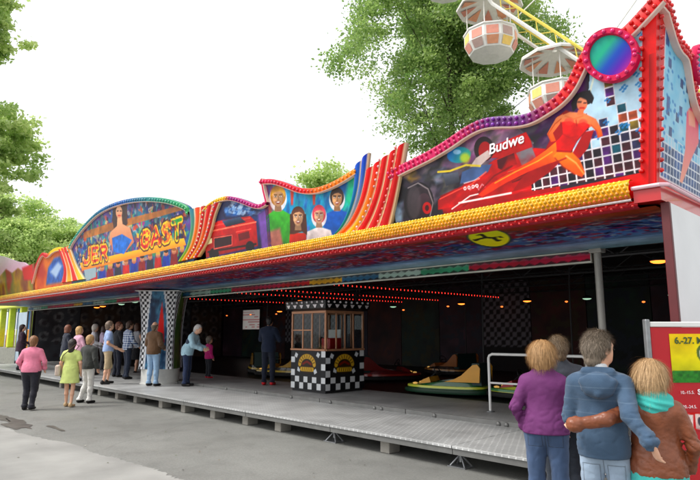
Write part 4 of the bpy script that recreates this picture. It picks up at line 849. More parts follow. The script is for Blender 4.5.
# ================================================================== DECK
deck = empty('boarding_deck', (-16, 7.5, 0), label='grey tread plate boarding deck on blocks and jacks along the pavilion', cat='deck')
DINV = -Vector(deck.location)
def ud(o): o.matrix_parent_inverse = Matrix.Translation(DINV); return o
def tread_material(name, c, rough, metal):
    m, n, l, p = newmat(name); tc = n.new('ShaderNodeTexCoord')
    p.inputs['Metallic'].default_value = metal
    def wave(rot):
        mp = n.new('ShaderNodeMapping'); mp.inputs['Rotation'].default_value = (0, 0, rot); mp.inputs['Scale'].default_value = (15, 7.5, 7.5); l.new(tc.outputs['Object'], mp.inputs[0])
        v = n.new('ShaderNodeTexVoronoi'); v.inputs['Randomness'].default_value = 0; v.inputs['Scale'].default_value = 1; l.new(mp.outputs[0], v.inputs['Vector'])
        r = n.new('ShaderNodeMapRange'); r.inputs[1].default_value = .22; r.inputs[2].default_value = .34; r.inputs[3].default_value = 1; r.inputs[4].default_value = 0; l.new(v.outputs['Distance'], r.inputs[0]); return r.outputs[0]
    ad = n.new('ShaderNodeMath'); ad.operation = 'MAXIMUM'; l.new(wave(R_(45)), ad.inputs[0]); l.new(wave(R_(-45)), ad.inputs[1])
    b = n.new('ShaderNodeBump'); b.inputs['Strength'].default_value = .9; b.inputs['Distance'].default_value = .006; l.new(ad.outputs[0], b.inputs['Height']); l.new(b.outputs[0], p.inputs['Normal'])
    t = n.new('ShaderNodeTexNoise'); t.inputs['Scale'].default_value = 1.7; t.inputs['Detail'].default_value = 8; l.new(tc.outputs['Object'], t.inputs[0])
    r = n.new('ShaderNodeValToRGB'); r.color_ramp.elements[0].position = .3; r.color_ramp.elements[1].position = .72; cc = lin(c); r.color_ramp.elements[0].color = (*(cc * .72), 1); r.color_ramp.elements[1].color = (*(cc * 1.15), 1); l.new(t.outputs[0], r.inputs[0])
    mx = n.new('ShaderNodeMixRGB'); mx.blend_type = 'MULTIPLY'; l.new(r.outputs[0], mx.inputs[1]); mx.inputs[0].default_value = 1
    hr = n.new('ShaderNodeMapRange'); hr.inputs[3].default_value = .66; hr.inputs[4].default_value = 1.25; l.new(ad.outputs[0], hr.inputs[0]); l.new(hr.outputs[0], mx.inputs[2]); l.new(mx.outputs[0], p.inputs['Base Color'])
    p.inputs['Roughness'].default_value = rough; return m
M['tread'] = tread_material('tread_plate', (206, 207, 206), .45, .12); M['tread2'] = tread_material('worn_tread_plate', (198, 198, 196), .5, .12)
M['edge'] = mat('edge_channel', (120, 120, 118), .5, .5)
x = XL; k = 0
while x < -1.9 - .1:
    x1 = min(x + 2.35, -1.98)
    ud(MB().box((x + .006, 6.35, .265), (x1 - .006, 8.2, .30), .004).build('deck_plate', M['tread'], deck))
    ud(MB().box((x + .006, 6.37, .19), (x1 - .006, 6.42, .264)).build('edge_channel', M['edge'], deck))
    ud(MB().box((x + .006, 8.24, .325), (x1 - .006, 10.35, .36), .004).build('deck_plate', M['tread2'], deck))
    ud(MB().box((x + .006, 8.2, .12), (x1 - .006, 8.235, .375), .006).build('kerb', M['edge'], deck))
    x = x1; k += 1
ud(MB().box((XL, 10.36, .30), (-2.07, 18.98, .35)).build('driving_floor', mat('steel_floor', (34, 34, 36), .42, .5, scale=1.5), deck))
ud(MB().box((XL, 8.3, .0), (-2.0, 8.36, .3)).build('skirt', M['black'], deck)); 
for px, py in ((226, 387), (256, 391), (291, 395.5), (330, 400.4), (374, 406), (381, 406.5), (434, 413), (498, 421), (506, 422)):
    X = atY(px, py, 8.19)[0]; mb = MB(); mb.lathe([(.04, 0), (.04, .012), (.03, .026), (.001, .03)], (0, 0, 0), 10)
    V = [(X + v[0], 8.2 - v[2], .325 + v[1]) for v in mb.V]; ud(mesh('foot_light', V, mb.F, M['edge'], deck, True))
for px in (60, 72, 86, 100, 118, 137, 163, 186, 216, 249, 282, 389):
    X = atY(px, 430, 6.6)[0]; mb = MB(); mb.box((X - .09, 6.5, 0.001), (X + .09, 6.74, .20), .008); mb.box((X - .11, 6.46, .2), (X + .11, 6.8, .235), .004)
    ud(mb.build('support_block', M['concrete'], deck))
for px in (334, 460):
    X = atY(px, 445, 6.58)[0]; mb = MB(); mb.box((X - .14, 6.48, .001), (X + .14, 6.7, .014)); mb.tube([(X, 6.59, .06), (X, 6.59, .225)], .022, 10); mb.box((X - .07, 6.54, .225), (X + .07, 6.64, .262))
    for s in (-1, 1):
        for d in (-1, 1): mb.tube([(X + s * .115, 6.59 + d * .08, .012), (X, 6.59, .16)], .012, 6)
    ud(mb.build('jack_stand', M['steel'], deck))

# ================================================================== TICKET BOOTH
def printed(name, w, h, res, paint, parent, to3, m='print'):
    nx = int(w / res) + 2; ny = int(h / res) + 2; X, Y = np.meshgrid(np.linspace(0, w, nx), np.linspace(0, h, ny), indexing='ij')
    a = Art(np.stack([X.ravel(), Y.ravel()], 1), lambda u, v: (u, v)); paint(a)
    i = np.arange(nx - 1)[:, None]; j = np.arange(ny - 1)[None]; f0 = (i * ny + j).ravel()
    return mesh(name, to3(a.P), np.stack([f0, f0 + ny, f0 + ny + 1, f0 + 1], 1), M[m], parent, False, a.c)
def text3(s, size, mt, name, parent, Mx, extrude=.003, align='CENTER', bold=0.0):
    cu_ = bpy.data.curves.new(name, 'FONT'); cu_.body = s; cu_.size = size; cu_.extrude = extrude; cu_.align_x = align; cu_.offset = bold
    o = bpy.data.objects.new(name, cu_); link(o); me = bpy.data.meshes.new_from_object(o.evaluated_get(bpy.context.evaluated_depsgraph_get())); bpy.data.objects.remove(o)
    me.transform(Mx); me.materials.clear(); me.materials.append(mt); ob = bpy.data.objects.new(name, me); link(ob, parent); return ob
SB = 1.26
booth = empty('ticket_booth', (-10.03 - SB / 2, 8.97 + SB / 2, .36), label='square ticket booth with black and white chequer panels and brass window frames', cat='ticket booth')
hb = SB / 2
M['brass'] = mat('brass_brown_frame', (184, 130, 96), .4, .2); M['glass'] = None
def glass_material():
    m, n, l, p = newmat('window_glass'); p.inputs['Base Color'].default_value = (.8, .85, .85, 1); p.inputs['Roughness'].default_value = .03; p.inputs['Transmission Weight'].default_value = 1; p.inputs['IOR'].default_value = 1.3
    p.inputs['Specular IOR Level'].default_value = .5; return m
M['glass'] = glass_material()
M['gold'] = mat('gold_letter', (214, 170, 70), .4, .2)
M['booth_black'] = mat('booth_black', (16, 17, 20), .35)
MB().box((-hb + .03, -hb + .03, 0), (hb - .03, hb - .03, .06)).build('plinth', M['dark_steel'], booth)
for k, (ax, rz) in enumerate((('front', 0), ('right', math.pi / 2), ('back', math.pi), ('left', -math.pi / 2))):
    Rz = Matrix.Rotation(rz, 4, 'Z')
    def T3(P, off=0, Rz=Rz):
        V = np.stack([P[:, 0] - hb, np.full(len(P), -hb - off), P[:, 1] + .06], 1); return V @ np.array(Rz.to_3x3()).T
    def pt(a):
        a.c[:] = (18, 19, 24); u, v = a.P[:, 0], a.P[:, 1]
        i = np.floor(u / .158).astype(int); j = np.floor(v / .15).astype(int)
        inn = (np.abs(u / .158 - i - .5) < .46) & (np.abs(v / .15 - j - .5) < .46)
        w = ((i + j) % 2 == 0) & (v < .30) & inn
        # loosened squares up both sides
        h2 = _lat[(i * 3 + 11) % 64, (j * 7 + 2) % 64]
        w |= ((u < .15) | (u > SB - .15)) & ((i + j) % 2 == 0) & inn
        a.c = np.where(w[:, None], (226, 228, 230), a.c)
        for x, y, r in ((.2, .78, .3), (1.0, .8, .25), (.3, .45, .5), (.9, .42, -.3), (.1, .66, .7)):
            q = [(x + .07 * math.cos(t + r), y + .07 * math.sin(t + r)) for t in (0, 1.57, 3.14, 4.71)]; a.poly(q, (222, 226, 230), raw=True, soft=.006)
        e = [(.6 + .34 * math.cos(t), .6 + .24 * math.sin(t)) for t in np.linspace(0, 6.28, 30)]; a.poly(e, (40, 26, 16), raw=True, soft=.008)
        arc = [(.6 + .27 * math.cos(t), .54 + .22 * math.sin(t)) for t in np.linspace(.15, 2.99, 20)]; a.line(arc, .11, (206, 166, 84), raw=True, soft=.008)
        a.line([(.4, .46), (.8, .46)], .1, (212, 172, 84), raw=True, soft=.008); a.line([(.45, .58), (.6, .64), (.75, .58)], .05, (120, 40, 24), raw=True)
        for t in np.linspace(.35, 2.8, 9): a.line([(.6 + .235 * math.cos(t), .54 + .19 * math.sin(t)), (.6 + .3 * math.cos(t), .54 + .25 * math.sin(t))], .018, (40, 24, 14), raw=True)
        for x in (.43, .5, .57, .64, .71, .77): a.line([(x, .43), (x + .012, .49)], .018, (50, 30, 16), raw=True)
    MB().box((-hb + .004, -hb + .004, .06), (hb - .004, -hb + .04, .95), M=Rz).build('panel', M['booth_black'], booth)
    printed('panel_print', SB, .9, .012, pt, booth, T3)
    mb = MB()
    mb.box((-hb, -hb - .03, .955), (hb, -hb + .06, 1.0), .006, Rz); mb.box((-hb, -hb - .005, 1.83), (hb, -hb + .05, 1.89), .005, Rz)
    mb.box((-hb, -hb - .004, 1.0), (-hb + .05, -hb + .046, 1.83), .004, Rz)
    for x in ((-.22, .12) if k % 2 == 0 else (-.3, -.02, .26)): mb.box((x, -hb + .002, 1.0), (x + .035, -hb + .037, 1.83), .003, Rz)
    if k == 0: mb.box((-hb + .05, -hb + .004, 1.42), (.12, -hb + .034, 1.45), .003, Rz)
    wf = mb.build('window_frame', M['brass'], booth)
    MB().box((-hb + .05, -hb + .015, 1.0), (hb - .05, -hb + .02, 1.83), M=Rz).build('pane', M['glass'], wf)
MB().box((-hb + .1, -hb + .1, .06), (hb - .1, hb - .1, .09)).build('floor_plate', M['dark_steel'], booth)
# crown: flared top with white triangles and domed bulbs
mb = MB(); mb.lathe([(hb * 1.414 + .02, 1.891), (hb * 1.414 + .14, 1.94), (hb * 1.414 + .16, 2.12), (hb * 1.414 + .1, 2.14), (.2, 2.2)], (0, 0, 0), 4, math.pi / 4); mb.build('crown', M['booth_black'], booth)
bw = []
for k in range(4):
    Rz = Matrix.Rotation(k * math.pi / 2, 4, 'Z'); e = hb + .112
    for i in range(6):
        x = -e + (i + .5) * 2 * e / 6; MB().add([Rz @ Vector((x - .07, -e - .008, 2.03)), Rz @ Vector((x + .07, -e - .008, 2.03)), Rz @ Vector((x + .02, -e + .004, 1.955)), Rz @ Vector((x - .02, -e + .004, 1.955))], [(0, 1, 2, 3)]).build('white_triangle', M['letter_white'], booth)
    for i in range(8): bw.append(Rz @ Vector((-e + (i + .5) * 2 * e / 8, -e - .01, 2.085)))
mb = MB()
for b in bw: mb.lathe([(.001, -.028), (.025, -.014), (.028, .004), (.015, .025), (.001, .03)], b, 6)
mb.build('crown_bulb', M['letter_white'], booth, True, kind='stuff')
MB().box((-.35, -.35, .9), (.35, .4, .94), .01).build('counter', M['brass'], booth); MB().box((-.2, .2, .95), (.25, .24, 1.45), .005).build('price_board', M['white_metal'], booth); MB().box((.1, -.3, .95), (.4, .1, 1.25), .02).build('cash_box', M['red_paint'], booth)

# ================================================================== PAINTED PILLAR
pillar = empty('painted_pillar', (atY(161, 360, 7.9)[0], 7.9, .302), R_(45), label='hourglass pillar with chequered edges and a racing mural on a white drum', cat='pillar')
def pil_w(t): return .45 + .11 * (abs(t - .38) / .62) ** 2 * (1 if t > .38 else .55)
def pillar_face(k, name, paint):
    nu, nv = 46, 110; V = []; P = []; Rz = Matrix.Rotation(k * math.pi / 2, 3, 'Z')
    for i in range(nu):
        for j in range(nv):
            u = i / (nu - 1); t = j / (nv - 1); w = pil_w(t); x = (u - .5) * 2 * w; d = w * .96
            V.append(Rz @ Vector((x, -d - .03 * math.cos((u - .5) * math.pi), .42 + t * 2.17))); P.append((u, t))
    a = Art(np.array(P), lambda u, v: (u, v)); paint(a)
    i = np.arange(nu - 1)[:, None]; j = np.arange(nv - 1)[None]; f0 = (i * nv + j).ravel()
    mesh(name, np.array([tuple(v) for v in V]), np.stack([f0, f0 + nv, f0 + nv + 1, f0 + 1], 1), M['print'], pillar, True, a.c)
def pil_paint(kind):
    def f(a):
        u, t = a.P[:, 0], a.P[:, 1]; a.c[:] = (60, 90, 120) if kind == 0 else (70, 110, 60)
        a.mottle(.8, 5, 3 + kind, [(24, 34, 56), (90, 140, 170), (40, 60, 90), (150, 180, 200)] if kind == 0 else [(40, 60, 40), (120, 150, 80), (70, 110, 60), (160, 170, 120)])
        if kind == 0:
            a.poly([(.55, .62), (.62, .86), (.7, .6), (.72, .45), (.5, .45)], (214, 60, 40), raw=True, soft=.02); a.poly([(.3, .3), (.75, .34), (.72, .46), (.3, .44)], (160, 30, 40), raw=True, soft=.03); a.poly([(.25, .5), (.45, .55), (.45, .8), (.3, .85)], (30, 44, 70), raw=True, soft=.05)
        e = .17 + .16 * np.clip((t - .45) / .55, 0, 1) ** 1.5
        ck = (np.floor(u / .062).astype(int) + np.floor(t / .036).astype(int)) % 2
        b = (u < e) | (u > 1 - e); a.c = np.where(b[:, None], np.where(ck[:, None] == 1, np.array((232, 232, 234.)), np.array((26, 26, 32.))), a.c)
        w = (np.abs(u - e) < .02) | (np.abs(u - 1 + e) < .02) | (u < .02) | (u > .98); a.c = np.where(w[:, None], (220, 224, 230), a.c)
    return f
for k in range(4): pillar_face(k, 'mural_face', pil_paint(0 if k % 2 == 0 else 1))
mb = MB(); mb.lathe([(.56, 0), (.56, .03), (.53, .04), (.53, .40), (.55, .42)], (0, 0, 0), 28); mb.build('drum', mat('white_ribbed_drum', (205, 205, 200), .6, var=.1), pillar, True)
mb = MB(); mb.box((-.63, -.63, 2.595), (.63, .63, 2.62), .01); mb.build('cap', M['white_metal'], pillar)

# ================================================================== HANDRAIL
rail = empty('handrail', (-5.0, 9.2, .36), label='white tubular handrail with a middle bar on the boarding deck', cat='handrail')
def ur(V): return [(x + 5.0, y - 9.2, z - .36) for x, y, z in V]
p0, p1 = (-5.8, 9.1), (-4.12, 9.32)
for nm, zz in (('top_bar', None), ('middle_bar', .93)):
    if zz is None: pts = [(*p0, .37), (*p0, 1.29), (p0[0] + .02, p0[1], 1.335), (p0[0] + .07, p0[1] + .01, 1.36), (p1[0] - .07, p1[1] - .01, 1.36), (p1[0] - .02, p1[1], 1.335), (*p1, 1.29), (*p1, .37)]
    else: pts = [(p0[0] + .02, p0[1], zz - .07), (p1[0] - .02, p1[1], zz - .07)]
    MB().tube(ur(pts), .024 if zz is None else .019, 10).build(nm, M['white_metal'], rail, True)
for p in (p0, p1):
    MB().lathe([(.07, 0), (.07, .012), (.03, .02)], ur([(*p, .362)])[0], 10).build('foot_plate', M['steel'], rail, True)

# ================================================================== BUMPER CARS
HLM = mat('dim_headlight', (255, 200, 110), .3, var=0, emit=.25)
def bumper_car(loc, rz, c_body, c_stripe, c_flash, label, seatc=(24, 60, 58), pole=True, ring=None):
    root = empty('bumper_car', loc, rz, label=label, cat='bumper car', group='bumper cars on the driving floor')
    mb_ = mat('car_paint', c_body, .25, coat=.6, var=.05); ms = mat('car_stripe', c_stripe, .3, coat=.4, var=.05); mf = mat('car_flash', c_flash, .3, coat=.4, var=.05); mseat = mat('car_seat', seatc, .5)
    # plan outline, pointed nose at +x
    def outline(s, n=40):
        o = []
        for k in range(n):
            t = 2 * math.pi * k / n; c, s_ = math.cos(t), math.sin(t)
            x = .95 * np.sign(c) * abs(c) ** (.75); y = .56 * np.sign(s_) * abs(s_) ** .55; y *= 1 - .28 * max(0, x / .95) ** 2; o.append((x * s, y * s))
        return o
    def loft(rings):
        m = MB(); n = len(rings[0][0]); V = []; F = []
        for o, z in rings: V += [(x, y, z(x) if callable(z) else z) for x, y in o]
        for i in range(len(rings) - 1):
            for k in range(n): F.append((i * n + k, i * n + (k + 1) % n, i * n + n + (k + 1) % n, i * n + n + k))
        F.append(tuple(range(n))[::-1]); F.append(tuple(range((len(rings) - 1) * n, len(rings) * n))); m.add(V, F); return m
    loft([(outline(1.0), .05), (outline(1.05), .065), (outline(1.07), .11), (outline(1.05), .165), (outline(1.0), .18)]).build('bumper_ring', ring or M['rubber'], root, True)
    deckz = lambda x: .37 + .10 * max(0, -x) - .16 * max(0, x)
    hole = [(x * .62 - .18, y * .66) for x, y in outline(.9)]
    b = loft([(outline(.98), .175), (outline(.97), .225), (outline(.9), lambda x: deckz(x) - .012), (outline(.84), deckz)])
    b.F.pop(); n = 40; base = len(b.V) - n
    b.V += [(x, y, deckz(x)) for x, y in hole] + [(x * .95, y * .92, .20) for x, y in hole]; h0 = base + n
    for k in range(n): b.F.append((base + k, base + (k + 1) % n, h0 + (k + 1) % n, h0 + k)); b.F.append((h0 + k, h0 + (k + 1) % n, h0 + n + (k + 1) % n, h0 + n + k))
    b.F.append(tuple(range(h0 + n, h0 + 2 * n))); body = b.build('body', mb_, root, True)
    loft([(outline(.985), .195), (outline(.995), .2), (outline(.985), .25), (outline(.95), .262)]).build('stripe', ms, root, True)
    for s in (-1, 1):
        MB().prism([(-.9, .38), (-.1, .37), (-.32, .44), (-.5, .55), (-.64, .70), (-.76, .82), (-.86, .84), (-.92, .74)], s * .47, s * .52, 'y').build('side_fin', mf, root)
    MB().prism([(-.92, .3), (-.60, .3), (-.72, .86), (-.88, .86)], -.42, .42, 'y').build('backrest', mseat, root)
    MB().box((-.66, -.38, .24), (-.1, .38, .36), .03).build('seat', mseat, root)
    m = MB(); ringp = [(.24 + .05 * math.sin(t), .15 * math.cos(t), .60 + .12 * math.sin(t)) for t in np.linspace(0, 2 * math.pi, 18)]; m.tube(ringp, .014, 6, False); m.tube([(.24, 0, .6), (.42, 0, .42)], .02, 6); m.box((.2, -.14, .592), (.27, .14, .608)); m.build('steering_wheel', M['rubber'], root, True)
    MB().prism([(.3, .33), (.62, .26), (.5, .38), (.34, .46)], -.3, .3, 'y').build('dash', mf, root)
    for s in (-1, 1): MB().lathe([(.001, -.03), (.05, -.02), (.06, .02), (.001, .04)], (.72, s * .2, .27), 10).build('headlight', HLM, root, True)
    if pole: m = MB(); m.tube([(-.86, 0, .5), (-.88, 0, 2.8), (-.9, 0, 3.25)], .016, 6); m.build('pole', M['dark_steel'], root)
    root.scale = (1, .95, .84)
    return root
fz = .351
bumper_car((-8.15, 11.05, fz), R_(196), (18, 96, 50), (222, 230, 70), (240, 170, 40), 'green bumper car with yellow stripe and orange fins beside the handrail', ring=mat('dark_green_bumper', (14, 60, 36), .5))
bumper_car((-6.25, 11.45, fz), R_(188), (200, 206, 60), (40, 130, 60), (180, 30, 40), 'yellow bumper car with green stripe behind the handrail')
bumper_car((-11.6, 12.9, fz), R_(60), (110, 12, 18), (170, 40, 30), (130, 20, 24), 'red bumper car just behind the ticket booth')
bumper_car((-11.7, 15.9, fz), R_(170), (60, 40, 26), (220, 150, 60), (190, 110, 40), 'brown bumper car with amber stripe far out on the driving floor')
bumper_car((-15.0, 11.6, fz), R_(200), (34, 32, 30), (226, 190, 60), (200, 150, 40), 'black bumper car with gold stripe near the child in pink')
bumper_car((-16.9, 12.2, fz), R_(150), (40, 36, 20), (206, 170, 50), (150, 110, 30), 'dark olive bumper car with yellow stripe behind the leaning man')
bumper_car((-12.9, 11.6, fz), R_(215), (30, 30, 34), (230, 200, 70), (210, 170, 60), 'charcoal bumper car with pale gold stripe behind the man in navy')

# ================================================================== NOTICE BOARD
bl = ground_at(644.5, 4.9); nb = empty('notice_board', (bl[0], bl[1], 0), math.atan2(cr[1], cr[0]) + R_(3), label='red notice board with a yellow poster on a pale metal frame', cat='notice board')
BWd, BT = 1.5, 1.835
MB().box((.045, -.012, .25), (BWd, .012, BT - .045), .003).build('board', mat('red_board', (188, 16, 30), .45, var=.06), nb)
for x in (0, BWd): MB().box((x, -.025, .0), (x + .04, .025, BT + .02), .006).build('post', M['steel'], nb)
MB().box((.042, -.02, BT - .043), (BWd - .002, .02, BT), .005).build('top_rail', M['white_metal'], nb)
for x in (.02, BWd + .02): MB().box((x - .03, -.3, .001), (x + .03, .3, .03), .004).build('foot', M['steel'], nb)
def poster(a):
    u, v = a.P[:, 0], a.P[:, 1]; t = (v / .40)[:, None]; a.c = np.array((196, 206, 70.)) * (1 - t) + np.array((246, 208, 40.)) * t; a.mottle(.15, 9, 2)
    hill = .07 + .05 * fbm(u * 14, v * 0, 5); a.c = np.where((v < hill)[:, None], np.array((54, 120, 50.)) * (.6 + .8 * fbm(u * 30, v * 30, 3)[:, None]), a.c)
    hrt = [(.40 + .011 * 16 * math.sin(t) ** 3, .20 + .0105 * (13 * math.cos(t) - 5 * math.cos(2 * t) - 2 * math.cos(3 * t) - math.cos(4 * t))) for t in np.linspace(0, 2 * math.pi, 40, endpoint=False)]
    a.poly(hrt, (90, 110, 60), raw=True, soft=.006); h2 = [(.4 + (x - .4) * .86, .2 + (y - .2) * .86) for x, y in hrt]; a.poly(h2, (238, 232, 220), raw=True, soft=.006); h3 = [(.4 + (x - .4) * .7, .2 + (y - .2) * .7) for x, y in hrt]; a.poly(h3, (150, 110, 80), raw=True, soft=.006, tex=.6)
printed('poster', .9, .40, .008, poster, nb, lambda P: np.stack([P[:, 0] + .20, np.full(len(P), -.016), P[:, 1] + 1.335], 1), 'matt_print')
MX = lambda x, z: Matrix.Translation((x, -.022, z)) @ Matrix.Rotation(math.pi / 2, 4, 'X')
M['ink'] = mat('green_ink', (70, 90, 40), .6)
text3('6.-27. MAI', .075, M['ink'], 'lettering', nb, MX(.24, 1.655), .001, 'LEFT', .002)
text3('10.-15.5.', .035, M['letter_white'], 'lettering', nb, MX(.25, 1.245), .001, 'LEFT'); text3('SENIOREN', .06, M['letter_white'], 'lettering', nb, MX(.40, 1.24), .001, 'LEFT', .002)
text3('20.-24.5.', .035, M['letter_white'], 'lettering', nb, MX(.26, 1.13), .001, 'LEFT'); text3('FAMILIEN', .06, M['letter_white'], 'lettering', nb, MX(.42, 1.125), .001, 'LEFT', .002)
def pics(a):
    u, v = a.P[:, 0], a.P[:, 1]; a.c[:] = (200, 40, 50)
    for k in range(9): x = .02 + k * .1; a.poly([(x, .01), (x + .08, .0), (x + .085, .12), (x + .005, .13)], [(235, 225, 220), (230, 205, 200), (200, 215, 225)][k % 3], raw=True, soft=.006, tex=.5); a.ell(x + .04, .07, .02, .035, [(170, 70, 60), (70, 60, 70), (190, 140, 110)][k % 3], soft=.01)
printed('photo_strip', .9, .14, .008, pics, nb, lambda P: np.stack([P[:, 0] + .24, np.full(len(P), -.016), P[:, 1] + .955], 1), 'matt_print')

# ================================================================== STALL BEYOND THE LEFT END
st = empty('game_stall', (-35.5, 9.0, 0), label='small stall with yellow green front and blue lit panels beyond the pavilion', cat='stall')
my = mat('lime_panel', (214, 226, 60), .4, var=.1); mbp = mat('blue_panel', (40, 120, 200), .35, var=.3, scale=3); mor = mat('orange_panel', (236, 140, 40), .4, var=.2)
MB().box((-3.2, 0, .0), (3.0, 3, .9), .02).build('counter', mat('stall_counter', (130, 130, 120), .6, var=.2), st)
for x in (-3.1, -1.2, .9, 2.85): MB().box((x, -.05, .905), (x + .28, .25, 3.5), .03).build('column', my, st)
MB().box((-3.3, -.2, 3.05), (3.3, 3, 3.5), .05).build('header', my, st)
for k, x in enumerate((-2.75, -.85, 1.25)): MB().box((x, .3, 1.9), (x + 1.5, .36, 3.04), .01).build('panel', mbp, st); MB().box((x, .3, .91), (x + 1.5, .36, 1.88), .01).build('panel', mor if k != 1 else my, st)
MB().box((-3.3, .4, 3.51), (3.3, 3.2, 3.6)).build('roof', M['white_metal'], st)
scr = empty('end_screen', (-31.1, 8.3, 0), label='pale blue translucent screen standing at the far end of the deck', cat='screen')
MB().box((-1.1, 0, .36), (.35, .03, 2.7), .005).build('sheet', mat('pale_blue_sheet', (160, 180, 196), .3, var=.15, scale=1.5), scr)
for x in (-1.14, .352): MB().box((x, -.02, 0), (x + .05, .05, 2.75), .005).build('post', M['steel'], scr)

# ================================================================== BIG WHEEL BEHIND THE PAVILION
WR = 26.0; fh_ = np.array([cf[0], cf[1], 0]) / np.hypot(cf[0], cf[1]); psi = R_(30)
wt = cr * math.cos(psi) - fh_ * math.sin(psi); wn_ = fh_ * math.cos(psi) + cr * math.sin(psi)       # in-plane level axis, axle direction (away from the viewer)
r_ = ray(538, 34); WM = C0 + r_ * 26.5 / (r_ @ fh_)                 # a point surveyed on the near rim
def img(q): d = q - C0; return np.array([(d @ cr) / (d @ cf), -(d @ cu) / (d @ cf)])
def slope(bt): d = img(WM + (wt * math.cos(bt) - np.array([0, 0, math.sin(bt)])) * .5) - img(WM); return d[1] / d[0]
WB = min(np.linspace(.1, 1.2, 400), key=lambda t: abs(slope(t) - .66))
WC = WM + (wt * math.sin(WB) + np.array([0, 0, math.cos(WB)])) * WR
NSEG = 26
def wp(a, r=WR, off=0): return WC + (wt * math.sin(a) + np.array([0, 0, -math.cos(a)])) * r + wn_ * off
def wpoly(r, off): return [wp(-WB + 2 * math.pi * (k + .5) / NSEG, r / math.cos(math.pi / NSEG), off) for k in range(NSEG + 1)]
wheel = empty('ferris_wheel', (WC[0], WC[1], 0), label='tall pale ferris wheel with yellow rim turning behind the pavilion', cat='ferris wheel')
WINV = -Vector(wheel.location)
def uw(o): o.matrix_parent_inverse = Matrix.Translation(WINV); return o
M['cream'] = mat('cream_white_paint', (236, 234, 226), .45, var=.05); M['yrim'] = mat('yellow_rim_paint', (236, 214, 90), .4, var=.06)
for off in (0, 2.7):
    mb = MB(); mb.tube(wpoly(WR, off), .10, 6, False); uw(mb.build('rim', M['cream'], wheel, True))
    mb = MB(); mb.tube(wpoly(WR - .5, off), .08, 6, False); uw(mb.build('rim', M['yrim'], wheel, True))
    mb = MB(); Po, Pi = wpoly(WR, off), wpoly(WR - .5, off)
    for i in range(NSEG):
        for k in range(10):
            a, b = k / 10, (k + 1) / 10; A_, B_ = (Po, Pi) if k % 2 else (Pi, Po); mb.tube([A_[i] * (1 - a) + A_[i + 1] * a, B_[i] * (1 - b) + B_[i + 1] * b], .03, 4, False)
    uw(mb.build('lattice', M['yrim'], wheel)); 
    for i in range(NSEG): a = -WB + 2 * math.pi * (i + .5) / NSEG; uw(MB().tube([wp(a, 1.2, off * 1.3 - .4), wp(a, WR - .5, off)], .04, 5, False).build('spoke', M['cream'], wheel))
mb = MB(); mb.tube([WC - wn_ * 1.2, WC + wn_ * 3.9], 1.2, 16); uw(mb.build('hub', M['cream'], wheel, True))
for s in (-1, 1):
    for d in (-1, 1): uw(MB().tube([WC + wn_ * (1.35 + 2.6 * s), np.array([WC[0], WC[1], .01]) + wn_ * (1.35 + 3.6 * s) + wt * 9 * d], [.35, .45], 8).build('leg', M['cream'], wheel, True))
def gondola():
    root = empty('gondola', (0, 0, 0)); n = 10; R1 = 1.15
    pan = [(232, 160, 120), (246, 208, 110), (214, 138, 116), (228, 150, 128), (190, 160, 150)]
    shell = MB().lathe([(.35, -2.75), (.95, -2.62), (R1, -2.2), (R1, -1.72), (R1 + .05, -1.68), (R1 + .05, -1.62), (R1 - .06, -1.62), (R1 - .1, -2.2), (.3, -2.6)], (0, 0, 0), n); shell.build('tub', M['cream'], root)
    pm = [mat('gondola_panel', c, .45, var=.08) for c in pan]
    for k in range(n):
        a0 = 2 * math.pi * (k + .14) / n; a1 = 2 * math.pi * (k + .86) / n
        def pt(a, f, z):
            r = (R1 * math.cos(math.pi / n) / math.cos(((a - 2 * math.pi * k / n) - math.pi / n))) * f; return (r * math.cos(a), r * math.sin(a), z)
        MB().add([pt(a0, 1.012, -2.16), pt(a1, 1.012, -2.16), pt(a1, 1.012, -1.78), pt(a0, 1.012, -1.78)], [(0, 1, 2, 3)]).build('panel', pm[k % 5], root)
        mid = math.pi / n * (2 * k + 1)
        MB().add([(.98 * math.cos(a0), .98 * math.sin(a0), -2.6 + .04), (.98 * math.cos(a1), .98 * math.sin(a1), -2.56), (1.155 * math.cos(a1), 1.155 * math.sin(a1), -2.24), (1.155 * math.cos(a0), 1.155 * math.sin(a0), -2.24)], [(0, 1, 2, 3)]).build('panel', pm[(k + 2) % 5], root)
    for k in range(0, n, 2):
        a = 2 * math.pi * k / n; MB().tube([(1.0 * math.cos(a), 1.0 * math.sin(a), -1.66), (1.0 * math.cos(a), 1.0 * math.sin(a), -.32)], .025, 5).build('post', M['cream'], root)
    MB().ringlathe([(1.45, -.44), (1.47, -.36), (1.42, -.28), (.8, -.02), (.15, .12), (.15, .2), (.1, .2), (.1, .06), (1.40, -.34)], n).build('canopy', M['cream'], root)
    for k in range(n):
        a0 = 2 * math.pi * (k + .18) / n; a1 = 2 * math.pi * (k + .82) / n; am = (a0 + a1) / 2
        MB().add([(1.26 * math.cos(a0), 1.26 * math.sin(a0), -.365), (1.26 * math.cos(a1), 1.26 * math.sin(a1), -.365), (.55 * math.cos(am), .55 * math.sin(am), -.14)], [(0, 1, 2)]).build('roof_panel', pm[(k % 2) * 2], root)
    m = MB(); m.tube([(-.0, 0, -1.6), (0, 0, -2.55)], .04, 6); m.lathe([(.4, -1.98), (.4, -1.95)], (0, 0, 0), 12); m.build('centre_table', M['cream'], root)
    return root
g0 = gondola(); used = False
